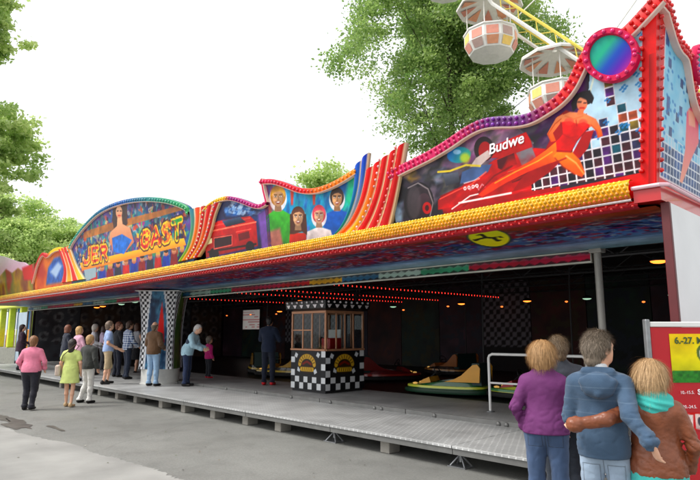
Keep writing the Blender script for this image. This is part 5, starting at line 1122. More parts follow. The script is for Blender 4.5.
# the ones that show stand on the lower flank of the wheel
def wheel_angle(px, py):
    best = min(np.linspace(-math.pi, math.pi, 2000), key=lambda t: (lambda q: (350 + 575 * ((q - C0) @ cr) / ((q - C0) @ cf) - px) ** 2 + (240 - 575 * ((q - C0) @ cu) / ((q - C0) @ cf) - py) ** 2 if (q - C0) @ cf > 1 else 1e12)(wp(t, WR, 1.35)))
    return best
a1_ = wheel_angle(488, 2); a2_ = wheel_angle(557, 49); da = a2_ - a1_
glabels = ['panelled ferris wheel gondola hanging clear above the racing car board', 'ferris wheel gondola with its tub half hidden behind the purple board rim']
for k, t in enumerate((a1_, a2_)):
    g = g0 if k == 0 else copy_tree(g0); g.location = wp(t, WR, 1.35); g.scale = (1.22,) * 3; g.rotation_euler = (0, 0, R_(17 * k)); tag(g, glabels[k], 'gondola', 'gondolas of the ferris wheel')
g = copy_tree(g0); g.location = wp(a1_ - da, WR, 1.35); g.scale = (1.22,) * 3; g.rotation_euler = (0, 0, .5); tag(g, 'uppermost ferris wheel gondola hanging above the clear hanging one', 'gondola', 'gondolas of the ferris wheel')

# ================================================================== PEOPLE: bodies grown from a distance field, one continuous skin each
def surface_nets(Fv, org, h):
    nx, ny, nz = Fv.shape; s = Fv < 0
    cs = np.zeros((nx - 1, ny - 1, nz - 1), np.int8)
    for dx in (0, 1):
        for dy in (0, 1):
            for dz in (0, 1): cs += s[dx:nx - 1 + dx, dy:ny - 1 + dy, dz:nz - 1 + dz]
    act = (cs > 0) & (cs < 8); I = np.argwhere(act)
    if not len(I): return np.zeros((0, 3)), np.zeros((0, 4), int)
    acc = np.zeros((len(I), 3)); cnt = np.zeros(len(I))
    cor = [(0, 0, 0), (1, 0, 0), (0, 1, 0), (1, 1, 0), (0, 0, 1), (1, 0, 1), (0, 1, 1), (1, 1, 1)]
    for a in range(8):
        for ax in range(3):
            if cor[a][ax]: continue
            b = list(cor[a]); b[ax] = 1
            pa = I + cor[a]; pb = I + b; fa = Fv[pa[:, 0], pa[:, 1], pa[:, 2]]; fb = Fv[pb[:, 0], pb[:, 1], pb[:, 2]]
            m = (fa < 0) != (fb < 0); t = fa[m] / (fa[m] - fb[m]); q = np.array(cor[a], float)[None].repeat(m.sum(), 0); q[:, ax] += t; acc[m] += q; cnt[m] += 1
    V = (I + acc / cnt[:, None]) * h + org
    idx = -np.ones(act.shape, int); idx[act] = np.arange(len(I)); Q = []
    for ax in range(3):
        o = [k for k in range(3) if k != ax]; sl0 = [slice(1, -1)] * 3; sl1 = [slice(1, -1)] * 3; sl0[ax] = slice(0, -1); sl1[ax] = slice(1, None)
        e = s[tuple(sl0)] != s[tuple(sl1)]; K = np.argwhere(e); K[:, o[0]] += 1; K[:, o[1]] += 1
        first = s[K[:, 0], K[:, 1], K[:, 2]]
        def c(d0, d1):
            k = K.copy(); k[:, o[0]] -= d0; k[:, o[1]] -= d1; return idx[k[:, 0], k[:, 1], k[:, 2]]
        q = np.stack([c(1, 1), c(0, 1), c(0, 0), c(1, 0)], 1); flip = first if ax != 1 else ~first
        q[~flip] = q[~flip][:, ::-1]; Q.append(q)
    Q = np.vstack(Q); Q = Q[(Q >= 0).all(1)]; return V, Q
I3 = np.eye(3)
def cap(a, b, ra, rb=None, s=(1, 1, 1), R=I3, k=.03):
    """tapered limb from a to b; s flattens it in the axes of R"""
    return (np.asarray(a, float), np.asarray(b, float), ra, ra if rb is None else rb, np.asarray(s, float), R, k)
def ball(c, r, R=I3, k=.03):
    r = np.asarray(r, float); m = r.max(); return cap(c, c, m, m, r / m, R, k)
def field(prims, lo, hi, h, cut=None, fold=None):
    n = np.ceil((hi - lo) / h).astype(int) + 1
    gx, gy, gz = [lo[k] + np.arange(n[k]) * h for k in range(3)]; Fv = np.full(n, .25)
    for (a, b, ra, rb, s, R, k) in prims:
        mg = max(ra, rb) + k + 2.5 * h; l = np.minimum(a, b) - mg; u = np.maximum(a, b) + mg
        i0 = np.clip(np.floor((l - lo) / h).astype(int), 0, n); i1 = np.clip(np.ceil((u - lo) / h).astype(int) + 1, 0, n)
        if (i1 <= i0).any(): continue
        X, Y, Z = np.meshgrid(gx[i0[0]:i1[0]], gy[i0[1]:i1[1]], gz[i0[2]:i1[2]], indexing='ij')
        P = (np.stack([X, Y, Z], -1) - a) @ R / s; e = ((b - a) @ R) / s; ee = e @ e
        t = np.clip((P @ e) / ee, 0, 1) if ee > 1e-9 else np.zeros(P.shape[:3])
        d = (np.linalg.norm(P - t[..., None] * e, axis=-1) - (ra + (rb - ra) * t)) * s.min() ** .5
        sl = (slice(i0[0], i1[0]), slice(i0[1], i1[1]), slice(i0[2], i1[2])); f = Fv[sl]
        q = np.maximum(k - np.abs(f - d), 0) / k; Fv[sl] = np.minimum(f, d) - q * q * k * .25
    if fold or cut:
        X, Y, Z = np.meshgrid(gx, gy, gz, indexing='ij')
        if fold: Fv = Fv + fold(X, Y, Z)
        if cut: Fv = np.maximum(Fv, cut(X, Y, Z))
    return Fv
def grow(prims, h, cut=None, fold=None):
    lo = np.min([np.minimum(p[0], p[1]) - max(p[2], p[3]) for p in prims], 0) - .05; hi = np.max([np.maximum(p[0], p[1]) + max(p[2], p[3]) for p in prims], 0) + .05
    return surface_nets(field(prims, lo, hi, h, cut, fold), lo, h)
def Rx(a): c, s = math.cos(a), math.sin(a); return np.array([[1, 0, 0], [0, c, -s], [0, s, c]])
def Ry(a): c, s = math.cos(a), math.sin(a); return np.array([[c, 0, s], [0, 1, 0], [-s, 0, c]])
def Rz3(a): c, s = math.cos(a), math.sin(a); return np.array([[c, -s, 0], [s, c, 0], [0, 0, 1]])
SKIN = mat('skin', (224, 172, 142), .5, var=.06, scale=20)
SKIN_T = mat('tanned_skin', (206, 150, 118), .5, var=.06, scale=20)
_cloth = {}
def cloth(name, rgb, rough=.85, var=.1, kind=None, rgb2=None, seams=None):
    key = (name, tuple(rgb), kind)
    if key in _cloth: return _cloth[key]
    m = mat(name, rgb, rough, var=var, scale=9, bump=.35, bscale=260 if kind != 'leather' else 45)
    n, l = m.node_tree.nodes, m.node_tree.links; p = n['Principled BSDF']
    if rough > .7: p.inputs['Sheen Weight'].default_value = .15
    p.inputs['Specular IOR Level'].default_value = .25 if kind != 'leather' else .5
    if kind == 'plaid':
        tc = n.new('ShaderNodeTexCoord'); sx = n.new('ShaderNodeSeparateXYZ'); l.new(tc.outputs['Object'], sx.inputs[0]); outs = []
        for ax in (0, 2):
            mm = n.new('ShaderNodeMath'); mm.operation = 'MULTIPLY'; mm.inputs[1].default_value = 14; l.new(sx.outputs[ax], mm.inputs[0]); fr = n.new('ShaderNodeMath'); fr.operation = 'FRACT'; l.new(mm.outputs[0], fr.inputs[0]); gt = n.new('ShaderNodeMath'); gt.operation = 'GREATER_THAN'; gt.inputs[1].default_value = .55; l.new(fr.outputs[0], gt.inputs[0]); outs.append(gt.outputs[0])
        ad = n.new('ShaderNodeMath'); ad.operation = 'ADD'; l.new(outs[0], ad.inputs[0]); l.new(outs[1], ad.inputs[1]); hf = n.new('ShaderNodeMath'); hf.operation = 'MULTIPLY'; hf.inputs[1].default_value = .5; l.new(ad.outputs[0], hf.inputs[0])
        mx = n.new('ShaderNodeMixRGB'); mx.inputs[1].default_value = (*lin(rgb), 1); mx.inputs[2].default_value = (*lin(rgb2), 1); l.new(hf.outputs[0], mx.inputs[0]); l.new(mx.outputs[0], p.inputs['Base Color'])
    # mid-size creases on top of the weave
    old = p.inputs['Normal'].links[0].from_socket; tc2 = n.new('ShaderNodeTexCoord'); mp2 = n.new('ShaderNodeMapping'); mp2.inputs['Scale'].default_value = (1, 1, .55); l.new(tc2.outputs['Object'], mp2.inputs[0])
    rd = n.new('ShaderNodeTexNoise'); rd.noise_type = 'RIDGED_MULTIFRACTAL'; rd.inputs['Scale'].default_value = 7; rd.inputs['Detail'].default_value = 4; rd.inputs['Distortion'].default_value = .6; l.new(mp2.outputs[0], rd.inputs[0])
    b2 = n.new('ShaderNodeBump'); b2.inputs['Strength'].default_value = .8; b2.inputs['Distance'].default_value = .03 if kind != 'denim' else .02; l.new(rd.outputs[0], b2.inputs['Height']); l.new(old, b2.inputs['Normal']); l.new(b2.outputs[0], p.inputs['Normal'])
    if kind == 'denim': p.inputs['Roughness'].default_value = .9
    if seams:      # stitched lines: ('x', pos) upright, ('z', pos) level, ('pocket', x, z, half width, half height)
        tc3 = n.new('ShaderNodeTexCoord'); sp3 = n.new('ShaderNodeSeparateXYZ'); l.new(tc3.outputs['Object'], sp3.inputs[0]); acc = None
        def mth(op, a_, b_=None):
            q = n.new('ShaderNodeMath'); q.operation = op
            for k_, v_ in enumerate((a_, b_)):
                if v_ is None: continue
                if isinstance(v_, (int, float)): q.inputs[k_].default_value = v_
                else: l.new(v_, q.inputs[k_])
            return q.outputs[0]
        X_, Z_ = sp3.outputs[0], sp3.outputs[2]
        for sm in seams:
            if sm[0] == 'x': d_ = mth('ABSOLUTE', mth('SUBTRACT', X_, sm[1]))
            elif sm[0] == 'z': d_ = mth('ABSOLUTE', mth('SUBTRACT', Z_, sm[1]))
            else: d_ = mth('ABSOLUTE', mth('MAXIMUM', mth('SUBTRACT', mth('ABSOLUTE', mth('SUBTRACT', X_, sm[1])), sm[3]), mth('SUBTRACT', mth('ABSOLUTE', mth('SUBTRACT', Z_, sm[2])), sm[4])))
            acc = d_ if acc is None else mth('MINIMUM', acc, d_)
        mr = n.new('ShaderNodeMapRange'); mr.inputs[1].default_value = .001; mr.inputs[2].default_value = .004; mr.inputs[3].default_value = 0; mr.inputs[4].default_value = 1; l.new(acc, mr.inputs[0])
        src = p.inputs['Base Color'].links[0].from_socket; mxs = n.new('ShaderNodeMixRGB'); mxs.inputs[1].default_value = (*(lin(rgb) * .76), 1); l.new(mr.outputs[0], mxs.inputs[0]); l.new(src, mxs.inputs[2]); l.new(mxs.outputs[0], p.inputs['Base Color'])
        b3 = n.new('ShaderNodeBump'); b3.inputs['Strength'].default_value = .8; b3.inputs['Distance'].default_value = .008; l.new(mr.outputs[0], b3.inputs['Height']); l.new(p.inputs['Normal'].links[0].from_socket, b3.inputs['Normal']); l.new(b3.outputs[0], p.inputs['Normal'])
    _cloth[key] = m; return m
def hair_mat(rgb):
    return mat('hair', rgb, .5, var=.28, scale=34, stretch=(3, 3, .5), bump=.35, bscale=110)
def noise3(X, Y, Z, f, seed):
    r = np.random.default_rng(seed); o = 0
    for k in range(5):
        d = r.normal(size=3); d /= np.linalg.norm(d); o = o + np.sin((X * d[0] + Y * d[1] + Z * d[2]) * f * (1 + .35 * k) + r.random() * 6.3)
    return o / 5

def person(label, loc, rz, H=1.72, female=False, h=.013, lean=0, twist=0, head=(0, 0), arms=None, legs=None, top=None, bottom=None, hair=None, shoe=(30, 28, 28), skin=None, group=None, build=1.0, headscale=1.0, extra=None, strands=0, seed=1):
    """facing local +Y; joints given for a 1.75 m figure. arms = {'L': (elbow, wrist), 'R': ...}, legs = {'L': (knee, ankle), ...}"""
    S = H / 1.75; root = empty('person', loc, rz, label=label, cat='person', group=group); skin = skin or SKIN
    sw = (.165 if female else .185) * build; hw = (.175 if female else .155) * build; dp = build
    piv = np.array([0, 0, .95]); RL = Rz3(twist) @ Rx(-lean)
    T = lambda p: piv + RL @ (np.asarray(p, float) - piv)
    RH = RL @ Rz3(head[0]) @ Rx(-head[1])
    neck = np.array([0, -.005, 1.50]); TH = lambda p: T(neck) + RH @ ((np.asarray(p, float) - neck) * headscale)
    A = {'L': ((-.25, -.03, 1.14), (-.235, .07, .90)), 'R': ((.25, -.03, 1.14), (.235, .07, .90))}; A.update(arms or {})
    Lg = {'L': ((-.105, .02, .49), (-.11, -.01, .085)), 'R': ((.105, .02, .49), (.11, -.01, .085))}; Lg.update(legs or {})
    sgn = {'L': -1, 'R': 1}
    def torso(g=0, k=.06):
        return [ball((0, -.005, .955), (hw + g, (.118 * dp) + g, .12 + g), k=k), cap((0, .0, .98), T((0, .005, 1.12)), .125 * build + g, .118 * build + g, (1.1, .8, 1), k=k),
                cap(T((0, .005, 1.12)), T((0, -.005, 1.30)), .12 * build + g, .132 * build + g, (1.18, .8, 1), RL, k), cap(T((-sw * .74, -.012, 1.38)), T((sw * .74, -.012, 1.38)), .060 + g, .060 + g, (1, 1.05, 1), RL, k), cap(T((-.03, -.015, 1.45)), T((-sw * .85, -.012, 1.385)), .048 + g, .05 + g, k=.03), cap(T((.03, -.015, 1.45)), T((sw * .85, -.012, 1.385)), .048 + g, .05 + g, k=.03),
                cap(T((0, -.01, 1.40)), T((0, -.005, 1.47)), .075 + g, .055 + g, k=.05)] + ([ball(T((s * .07, .085, 1.28)), (.07 + g, .06 + g, .065 + g), RL, .04) for s in (-1, 1)] if female else [])
    def arm(s, g=0, end=1.0):
        sh = T((sgn[s] * sw, -.012, 1.385)); el = np.asarray(A[s][0], float); wr = np.asarray(A[s][1], float)
        if lean or twist:
            if len(A[s]) < 3: el, wr = T(el), T(wr)
        we = el + (wr - el) * end
        g = g * (.6 if female else .9)
        return [cap(sh, el, .052 * build + g, .042 * build + g, k=.03), cap(el, we, .042 * build + g, (.03 + .012 * (1 - end)) + g * .85, k=.02)], el, wr
    def leg(s, g=0):
        kn, an = [np.asarray(q, float) for q in Lg[s]]; hp = np.array([sgn[s] * .088 * (hw / .155), -.005, .90])
        return [cap(hp, kn, .088 * build + g, .058 * build + g, k=.04), cap(kn, kn * .62 + an * .38 + np.array([0, -.012, 0]), .056 + g, .056 + g * .9, k=.03), cap(kn * .62 + an * .38, an, .054 + g * .9, .038 + g * .8, k=.03)], an
    # ---- skin
    pr = torso(-.012) + [cap(T((0, -.01, 1.42)), TH((0, .012, 1.555)), .056, .052, k=.03)]
    hd = [ball(TH((0, .008, 1.645)), np.array((.077, .098, .108)) * headscale, RH, .03), ball(TH((0, .05, 1.585)), np.array((.056, .055, .06)) * headscale, RH, .04), ball(TH((0, .082, 1.555)), np.array((.026, .022, .02)) * headscale, RH, .03),
          cap(TH((0, .098, 1.64)), TH((0, .117, 1.607)), .010 * headscale, .015 * headscale, k=.012), cap(TH((-.03, .092, 1.665)), TH((.03, .092, 1.665)), .014 * headscale, k=.02), cap(TH((-.02, .098, 1.578)), TH((.02, .098, 1.578)), .009 * headscale, k=.01)]
    hd += [ball(TH((s * .079, -.002, 1.622)), np.array((.011, .024, .034)) * headscale, RH @ Rz3(s * .35), .008) for s in (-1, 1)]
    hands = {}
    for s in ('L', 'R'):
        a_, el, wr = arm(s); pr += a_
        d = (wr - el) / np.linalg.norm(wr - el); hx = A[s][2] if len(A[s]) > 2 and A[s][2] is not None else None
        if hx is not None: d = np.asarray(hx, float) / np.linalg.norm(hx)
        side = np.array([-sgn[s] * .25, 1., .1]); side -= d * (side @ d); side /= np.linalg.norm(side); pal = np.cross(d, side) * sgn[s]
        Rm = np.stack([side, pal, d], 1)
        pr += [cap(wr, wr + d * .085, .036, .04, (1, .55, 1), Rm, .015)]
        for j, (o, ln) in enumerate(((.030, .068), (.010, .078), (-.010, .072), (-.029, .056))):
            b0 = wr + d * .085 + side * o; b1 = b0 + d * ln * .5 + pal * .006; b2 = b1 + d * ln * .45 + pal * .022
            pr += [cap(b0, b1, .0098, .009, k=.006), cap(b1, b2, .009, .0075, k=.006)]
        t0 = wr + d * .03 + side * .03; t1 = t0 + d * .035 + side * .026 + pal * .012; t2 = t1 + d * .03 + side * .006 + pal * .012; pr += [cap(t0, t1, .014, .011, k=.01), cap(t1, t2, .011, .009, k=.006)]
        hands[s] = wr
    ank = {}
    for s in ('L', 'R'):
        l_, an = leg(s, -.008); pr += l_; ank[s] = an; pr += [cap(an + (0, -.02, -.035), an + (sgn[s] * .015, .12, -.055), .036, .028, (1.1, 1, .8), k=.02)]
    V, Q = grow(pr + hd, h); mesh('body', V * S, Q, skin, root, True)
    # eyes and mouth
    for s in (-1, 1):
        mb = MB(); mb.lathe([(.001, -.011), (.008, -.008), (.011, 0), (.008, .008), (.001, .011)], (0, 0, 0), 8); mesh('eye', (np.array(mb.V) + TH((s * .031, .089, 1.645))) * S, mb.F, EYEM, root, True)
    # ---- bottom garment
    rs = seed * 13
    if bottom:
        kind = bottom.get('kind', 'trousers'); g = bottom.get('g', .016); zt = bottom.get('top', 1.03); zb = bottom.get('hem', .07)
        fold = lambda X, Y, Z: .005 * np.exp(-(noise3(X * .7, Y * .7, Z * 1.4, 30, rs + 2) / .15) ** 2) * np.clip(1.4 - np.abs(Z - .5) * 2, .35, 1) + .003 * noise3(X * .6, Y * .6, Z, 42, rs) * np.clip(1.3 - np.abs(Z - .48) * 1.2, .3, 1) + .003 * np.sin(Z * 95 + 5 * noise3(X, Y, Z, 9, rs + 1)) * np.clip(1 - np.abs(Z - .14) * 6, 0, 1)
        if kind == 'skirt':
            pp = torso(g)[:2] + [cap((0, 0, .98), (0, .01, zb), hw + g, bottom.get('flare', .23), (1, .8, 1), k=.05)]
        else:
            pp = torso(g)[:2]
            for s in ('L', 'R'): pp += leg(s, g)[0] + ([cap(Lg[s][1], np.asarray(Lg[s][1]) - (0, 0, .05), .055 + g, .06 + g, (1, 1.15, 1))] if zb < .2 else [])
        V, Q = grow(pp, max(h, .011), lambda X, Y, Z: np.maximum(Z - zt, zb - Z), fold); mesh('skirt' if kind == 'skirt' else ('shorts' if zb > .3 else 'trousers'), V * S, Q, bottom['mat'], root, True)
    # ---- top garment
    if top:
        g = top.get('g', .022); hem = top.get('hem', .88); sl = top.get('sleeve', 1.0); fl = top.get('flare', 0); fa = top.get('fold', 1.0)
        pp = torso(g) + [cap((0, -.005, 1.0), (0, -.005, hem), hw * .98 + g, hw * .98 + g + fl, (1, .78, 1), k=.05)]
        ends = []
        for s in ('L', 'R'):
            a_, el, wr = arm(s, g, 1.0)
            if sl >= 1: a_, el, wr = arm(s, g, .96); pp += a_ + [cap(el + (wr - el) * .84, el + (wr - el) * .93, .037 + g, .037 + g, k=.008)]
            elif sl > 0: b = T((sgn[s] * sw, -.012, 1.385)); pp += [cap(b, b + (el - b) * sl, .054 + g, .054 + g * 1.2)]
        if top.get('hood'): pp += [ball(T((0, -.125, 1.385)), (.115, .055, .095), RL, .015), cap(T((-.085, -.06, 1.475)), T((.085, -.06, 1.475)), .035, .035, k=.02), cap(T((-.10, -.12, 1.41)), T((0, -.155, 1.33)), .03, .026, k=.015), cap(T((.10, -.12, 1.41)), T((0, -.155, 1.33)), .03, .026, k=.015)]
        if top.get('collar'): pp += [cap(T((0, -.02, 1.46)), T((0, -.012, 1.525)), .073, .07, (1, 1.05, 1), RL, .03)]
        def fold(X, Y, Z):
            # soft swells broken by narrow creases that run slantwise, bunched near elbows and waist
            q = .004 * fa * noise3(X, Y, Z * .6, 24, rs + 4)
            n1 = noise3(X * .9, Y * .9, Z * 1.5, 26, rs + 5); n2 = noise3(X * 1.2, Y * 1.2, Z * 2.2, 40, rs + 7)
            bunch = .35 + np.clip(1.2 - np.abs(Z - 1.0) * 6, 0, 1) * .5 + np.clip(1.1 - np.abs(Z - 1.14) * 7, 0, 1) * np.clip((np.abs(X) - .12) * 12, 0, 1) * .8 + .45 * np.clip((np.abs(X) - .2) * 10, 0, 1)
            return q + .0052 * fa * np.exp(-(n1 / .16) ** 2) * bunch + .0026 * fa * np.exp(-(n2 / .16) ** 2) * bunch
        nz = T((0, -.01, 1.495))
        zc = 1.535 if top.get('collar') else 1.492
        up = RL @ np.array([0, .25, 1.]); up /= np.linalg.norm(up); pz = T((0, .0, zc))
        def cut(X, Y, Z):
            q = hem - Z
            # neck opening only, arms may rise above it
            w = np.where(np.hypot(X - pz[0], Y - pz[1]) < .14, (X - pz[0]) * up[0] + (Y - pz[1]) * up[1] + (Z - pz[2]) * up[2], -1)
            return np.maximum(np.where(np.hypot(X, Y) < .34 + fl, q, -1), w)
        V, Q = grow(pp, top.get('h', max(h * .9, .010)), cut, fold); o = mesh(top.get('name', 'jacket'), V * S, Q, top['mat'], root, True)
        if top.get('band'):   # knitted waistband and cuffs
            pb = [cap((0, -.005, hem + .02), (0, -.005, hem - .02), hw * .98 + g - .004 + fl, hw * .98 + g - .01 + fl, (1, .78, 1))]
            V, Q = grow(pb, .011, lambda X, Y, Z: np.maximum(hem - .045 - Z, Z - hem - .006)); mesh('waistband', V * S, Q, top['band'], root, True)
    # ---- shoes
    if shoe is not None:
        ms = cloth('shoe_leather', shoe, .5)
        for s in ('L', 'R'):
            an = ank[s]; V, Q = grow([cap(an + (0, -.03, -.02), an + (0, -.02, .0), .045, .042), cap(an + (0, -.035, -.045), an + (sgn[s] * .02, .145, -.05), .042, .04, (1, 1, .85), k=.03)], max(h, .011), lambda X, Y, Z, z=an[2]: (z - .085) - Z); mesh('shoe', V * S, Q, ms, root, True)
    # ---- hair
    if hair:
        hm = hair['mat']; st_ = hair.get('style', 'short'); vol = hair.get('vol', .018)
        hp = [ball(TH((0, -.008, 1.665)), (np.array((.079, .098, .098)) + vol) * headscale, RH, .02)]; low = 1.60
        if st_ == 'bob': hp += [cap(TH((0, -.035, 1.63)), TH((0, -.045, hair.get('len', 1.53))), .095 * headscale, .082 * headscale, (1, .82, 1), RH, .04)] + [cap(TH((s * .072, .02, 1.64)), TH((s * .072, .008, hair.get('len', 1.53) + .01)), .034, .026, k=.03) for s in (-1, 1)]; low = hair.get('len', 1.53) - .05
        elif st_ == 'long': hp += [cap(TH((0, -.05, 1.63)), T((0, -.075, hair.get('len', 1.40))), .095 * headscale, .075, (1, .7, 1), RH, .04)]; low = hair.get('len', 1.40) - .05
        elif st_ == 'bun': hp += [ball(TH((0, -.10, 1.70)), (.05, .045, .045), RH, .02)]
        else: hp += [cap(TH((0, -.05, 1.63)), TH((0, -.055, 1.56)), .072 * headscale, .058 * headscale, k=.03)]; low = 1.50
        inv = RH.T; o0 = T(neck)
        def cut(X, Y, Z):
            L = ((np.stack([X, Y, Z], -1) - o0) @ RH) / headscale + neck
            x, y, z = L[..., 0], L[..., 1], L[..., 2]
            fc = np.minimum(y - (.045 if st_ in ('bob', 'long') else .015 + .35 * np.clip(z - 1.60, 0, 1)), 1.705 - z)        # face stays free
            if st_ == 'bob' or st_ == 'long': fc = np.maximum(np.minimum(y - .06, 1.70 - z), -9)
            if st_ == 'bald': fc = np.maximum(fc, z - 1.67)
            return np.maximum(fc, low - z)
        hf = lambda X, Y, Z: .004 * noise3(X * 1.6, Y * 1.6, Z * .5, 75, rs + 8) + .004 * noise3(X, Y, Z, 40, rs + 9) * (1.4 if st_ == 'short' else 1)
        V, Q = grow(hp, min(h, .009), cut, hf); base = mesh('hair', V * S, Q, hm, root, True)
        if strands:
            r = np.random.default_rng(seed); V0 = V; k = r.integers(0, len(V0), strands); P0 = V0[k]
            cen = TH((0, -.02, 1.64)); nrm_ = P0 - cen; nrm_ /= np.linalg.norm(nrm_, axis=1)[:, None]
            dn = np.array([0, 0, -1.]) + .25 * (RH @ np.array([0, -1., 0])); L = hair.get('strand', .07) * (0.5 + r.random(len(P0)))
            seg = 4; w = .0013; pts = [P0 - nrm_ * .004]; cur = P0.copy()
            tang = dn - nrm_ * (nrm_ @ dn)[:, None]; tang /= np.maximum(np.linalg.norm(tang, axis=1)[:, None], .1); tang += r.normal(0, hair.get('wild', .25), tang.shape); 
            for j in range(seg):
                cur = cur + tang * (L / seg)[:, None] + nrm_ * (.0035 - .0012 * j); pts.append(cur.copy()); tang = tang * .85 + np.array([0, 0, -1]) * .25 * (0 if st_ == 'short' else 1)
            sd = np.cross(tang, nrm_); sd /= np.maximum(np.linalg.norm(sd, axis=1)[:, None], 1e-6)
            VV = []; 
            for j, p in enumerate(pts): ww = w * (1 - .8 * j / seg); VV += [p + sd * ww, p - sd * ww]
            VV = np.stack(VV, 1); m = VV.shape[1]; b = (np.arange(len(P0)) * m)[:, None]
            Fq = np.concatenate([b + np.array([2 * j, 2 * j + 1, 2 * j + 3, 2 * j + 2]) for j in range(seg)], 0)
            # only strands that stay on the hair, not across the face
            mesh('hair_strands', VV.reshape(-1, 3) * S, Fq, hm, base, True, kind='stuff')
    if extra: extra(root, S, T, TH, A)
    return root
EYEM = mat('eye', (60, 50, 45), .2, var=0)
def dirz(dx, dy): return math.atan2(-dx, dy)     # rotation that turns local +Y to a world heading
VIEW = math.atan2(-cf[0], cf[1])                 # heading straight away from the photographer

# ---------------- the four standing close by
def collar_extra(rgb, tall=.0, g=.0):
    def f(root, S, T, TH, A):
        pp = [cap(T((0, -.03, 1.435)), T((0, -.015, 1.53 + tall)), .085 + g, .07 + g, (1, 1, 1)), cap(T((-.08, -.03, 1.44)), T((.08, -.03, 1.44)), .045 + g, k=.04)]
        V, Q = grow(pp, .010, lambda X, Y, Z: np.maximum(Z - 1.545 - tall, 1.36 - Z), lambda X, Y, Z: .005 * np.sin(Z * 110 + 22 * X + 2.5 * noise3(X, Y, Z, 12, 3)))
        mesh('scarf', V * S, Q, cloth('scarf_knit', rgb, .9), root, True)
    return f
gp = ground_at(541, 5.3); person('woman with blond bob in purple jacket and blue jeans, hand in pocket', (gp[0], gp[1], 0), VIEW - R_(24), 1.65, True, .010, build=.98,
    arms={'L': ((-.265, -.055, 1.15), (-.19, .06, .95)), 'R': ((.26, .02, 1.14), (.2, .16, .98))}, top=dict(mat=cloth('purple_softshell', (108, 50, 104), .7), hem=.92, g=.026, collar=True, flare=.01, fold=1.2), bottom=dict(mat=cloth('blue_jeans', (66, 86, 118), kind='denim', seams=[('x', 0), ('pocket', -.085, .83, .06, .065), ('pocket', .085, .83, .06, .065)]), g=.018),
    hair=dict(mat=hair_mat((190, 148, 98)), style='bob', len=1.555, vol=.02, strand=.09, wild=.07), strands=9000, seed=3, shoe=(60, 50, 44))
gp = ground_at(557, 5.8); person('man with short grey brown hair in charcoal jacket beside the purple jacket', (gp[0], gp[1], 0), VIEW - R_(4), 1.70, False, .010, build=1.05, head=(R_(6), 0),
    top=dict(mat=cloth('charcoal_jacket', (58, 62, 70), .8), hem=.84, g=.03, collar=True), bottom=dict(mat=cloth('dark_trousers', (44, 50, 60))), hair=dict(mat=hair_mat((112, 92, 68)), style='short', vol=.014, strand=.035, wild=.22), strands=5000, seed=5)
gm = ground_at(596, 4.25); RM = VIEW - R_(28)
gw = ground_at(647, 4.15)
hd_x = np.array([math.cos(RM), math.sin(RM)]); hd_y = np.array([-math.sin(RM), math.cos(RM)])
def to_local(px, py, depth, root_xy, rz, H):
    """place read from the photo at a given distance, in a figure's own 1.75 m frame"""
    r = ray(px, py); q = C0 + r * depth / (r @ (cf * [1, 1, 0] / np.hypot(cf[0], cf[1]))); d = q[:2] - root_xy; c, s = math.cos(rz), math.sin(rz)
    return np.array([d[0] * c + d[1] * s, -d[0] * s + d[1] * c, q[2]]) * 1.75 / H
HM = 1.745
man_el = to_local(630, 416, 3.98, gm, RM, HM); man_wr = to_local(652, 444, 3.84, gm, RM, HM)
def hoodie_material():
    m = cloth('blue_marl_hoodie', (64, 86, 110), .85); n, l = m.node_tree.nodes, m.node_tree.links; p = n['Principled BSDF']
    tc = n.new('ShaderNodeTexCoord'); sx = n.new('ShaderNodeSeparateXYZ'); l.new(tc.outputs['Object'], sx.inputs[0])
    mm = n.new('ShaderNodeMath'); mm.operation = 'MULTIPLY'; mm.inputs[1].default_value = 11; l.new(sx.outputs[2], mm.inputs[0]); fr = n.new('ShaderNodeMath'); fr.operation = 'FRACT'; l.new(mm.outputs[0], fr.inputs[0])
    gt = n.new('ShaderNodeMath'); gt.operation = 'LESS_THAN'; gt.inputs[1].default_value = .09; l.new(fr.outputs[0], gt.inputs[0])
    zg = n.new('ShaderNodeMath'); zg.operation = 'GREATER_THAN'; zg.inputs[1].default_value = 1.12; l.new(sx.outputs[2], zg.inputs[0]); ml = n.new('ShaderNodeMath'); ml.operation = 'MULTIPLY'; l.new(gt.outputs[0], ml.inputs[0]); l.new(zg.outputs[0], ml.inputs[1])
    src = p.inputs['Base Color'].links[0].from_socket; mx = n.new('ShaderNodeMixRGB'); mx.inputs[2].default_value = (*lin((150, 172, 190)), 1); sc = n.new('ShaderNodeMath'); sc.operation = 'MULTIPLY'; sc.inputs[1].default_value = .10; l.new(ml.outputs[0], sc.inputs[0]); l.new(sc.outputs[0], mx.inputs[0]); l.new(src, mx.inputs[1]); l.new(mx.outputs[0], p.inputs['Base Color']); return m
person('man with tousled grey hair in blue hooded sweater, arm round the woman beside him', (gm[0], gm[1], 0), RM, HM, False, .0085, build=.87, head=(-R_(40), R_(3)),
    arms={'L': ((-.22, .04, 1.14), (-.13, .2, .99)), 'R': (tuple(man_el), tuple(man_wr), tuple(to_local(661, 466, 3.90, gm, RM, HM) - man_wr))},
    top=dict(mat=hoodie_material(), name='hooded_sweater', hem=.885, g=.024, hood=True, flare=.006, fold=1.1, h=.0095), bottom=dict(mat=cloth('pale_jeans', (150, 168, 188), kind='denim', seams=[('x', 0), ('pocket', -.08, .78, .055, .06), ('pocket', .08, .78, .055, .06)]), g=.010),
    hair=dict(mat=hair_mat((126, 112, 96)), style='short', vol=.012, strand=.035, wild=.24), strands=9000, seed=9, extra=collar_extra((222, 226, 230), -.012, -.014))
RW = VIEW - R_(20); HW = 1.535
w_el = to_local(606, 420, 4.02, gw, RW, HW); w_wr = to_local(572, 425, 4.09, gw, RW, HW)
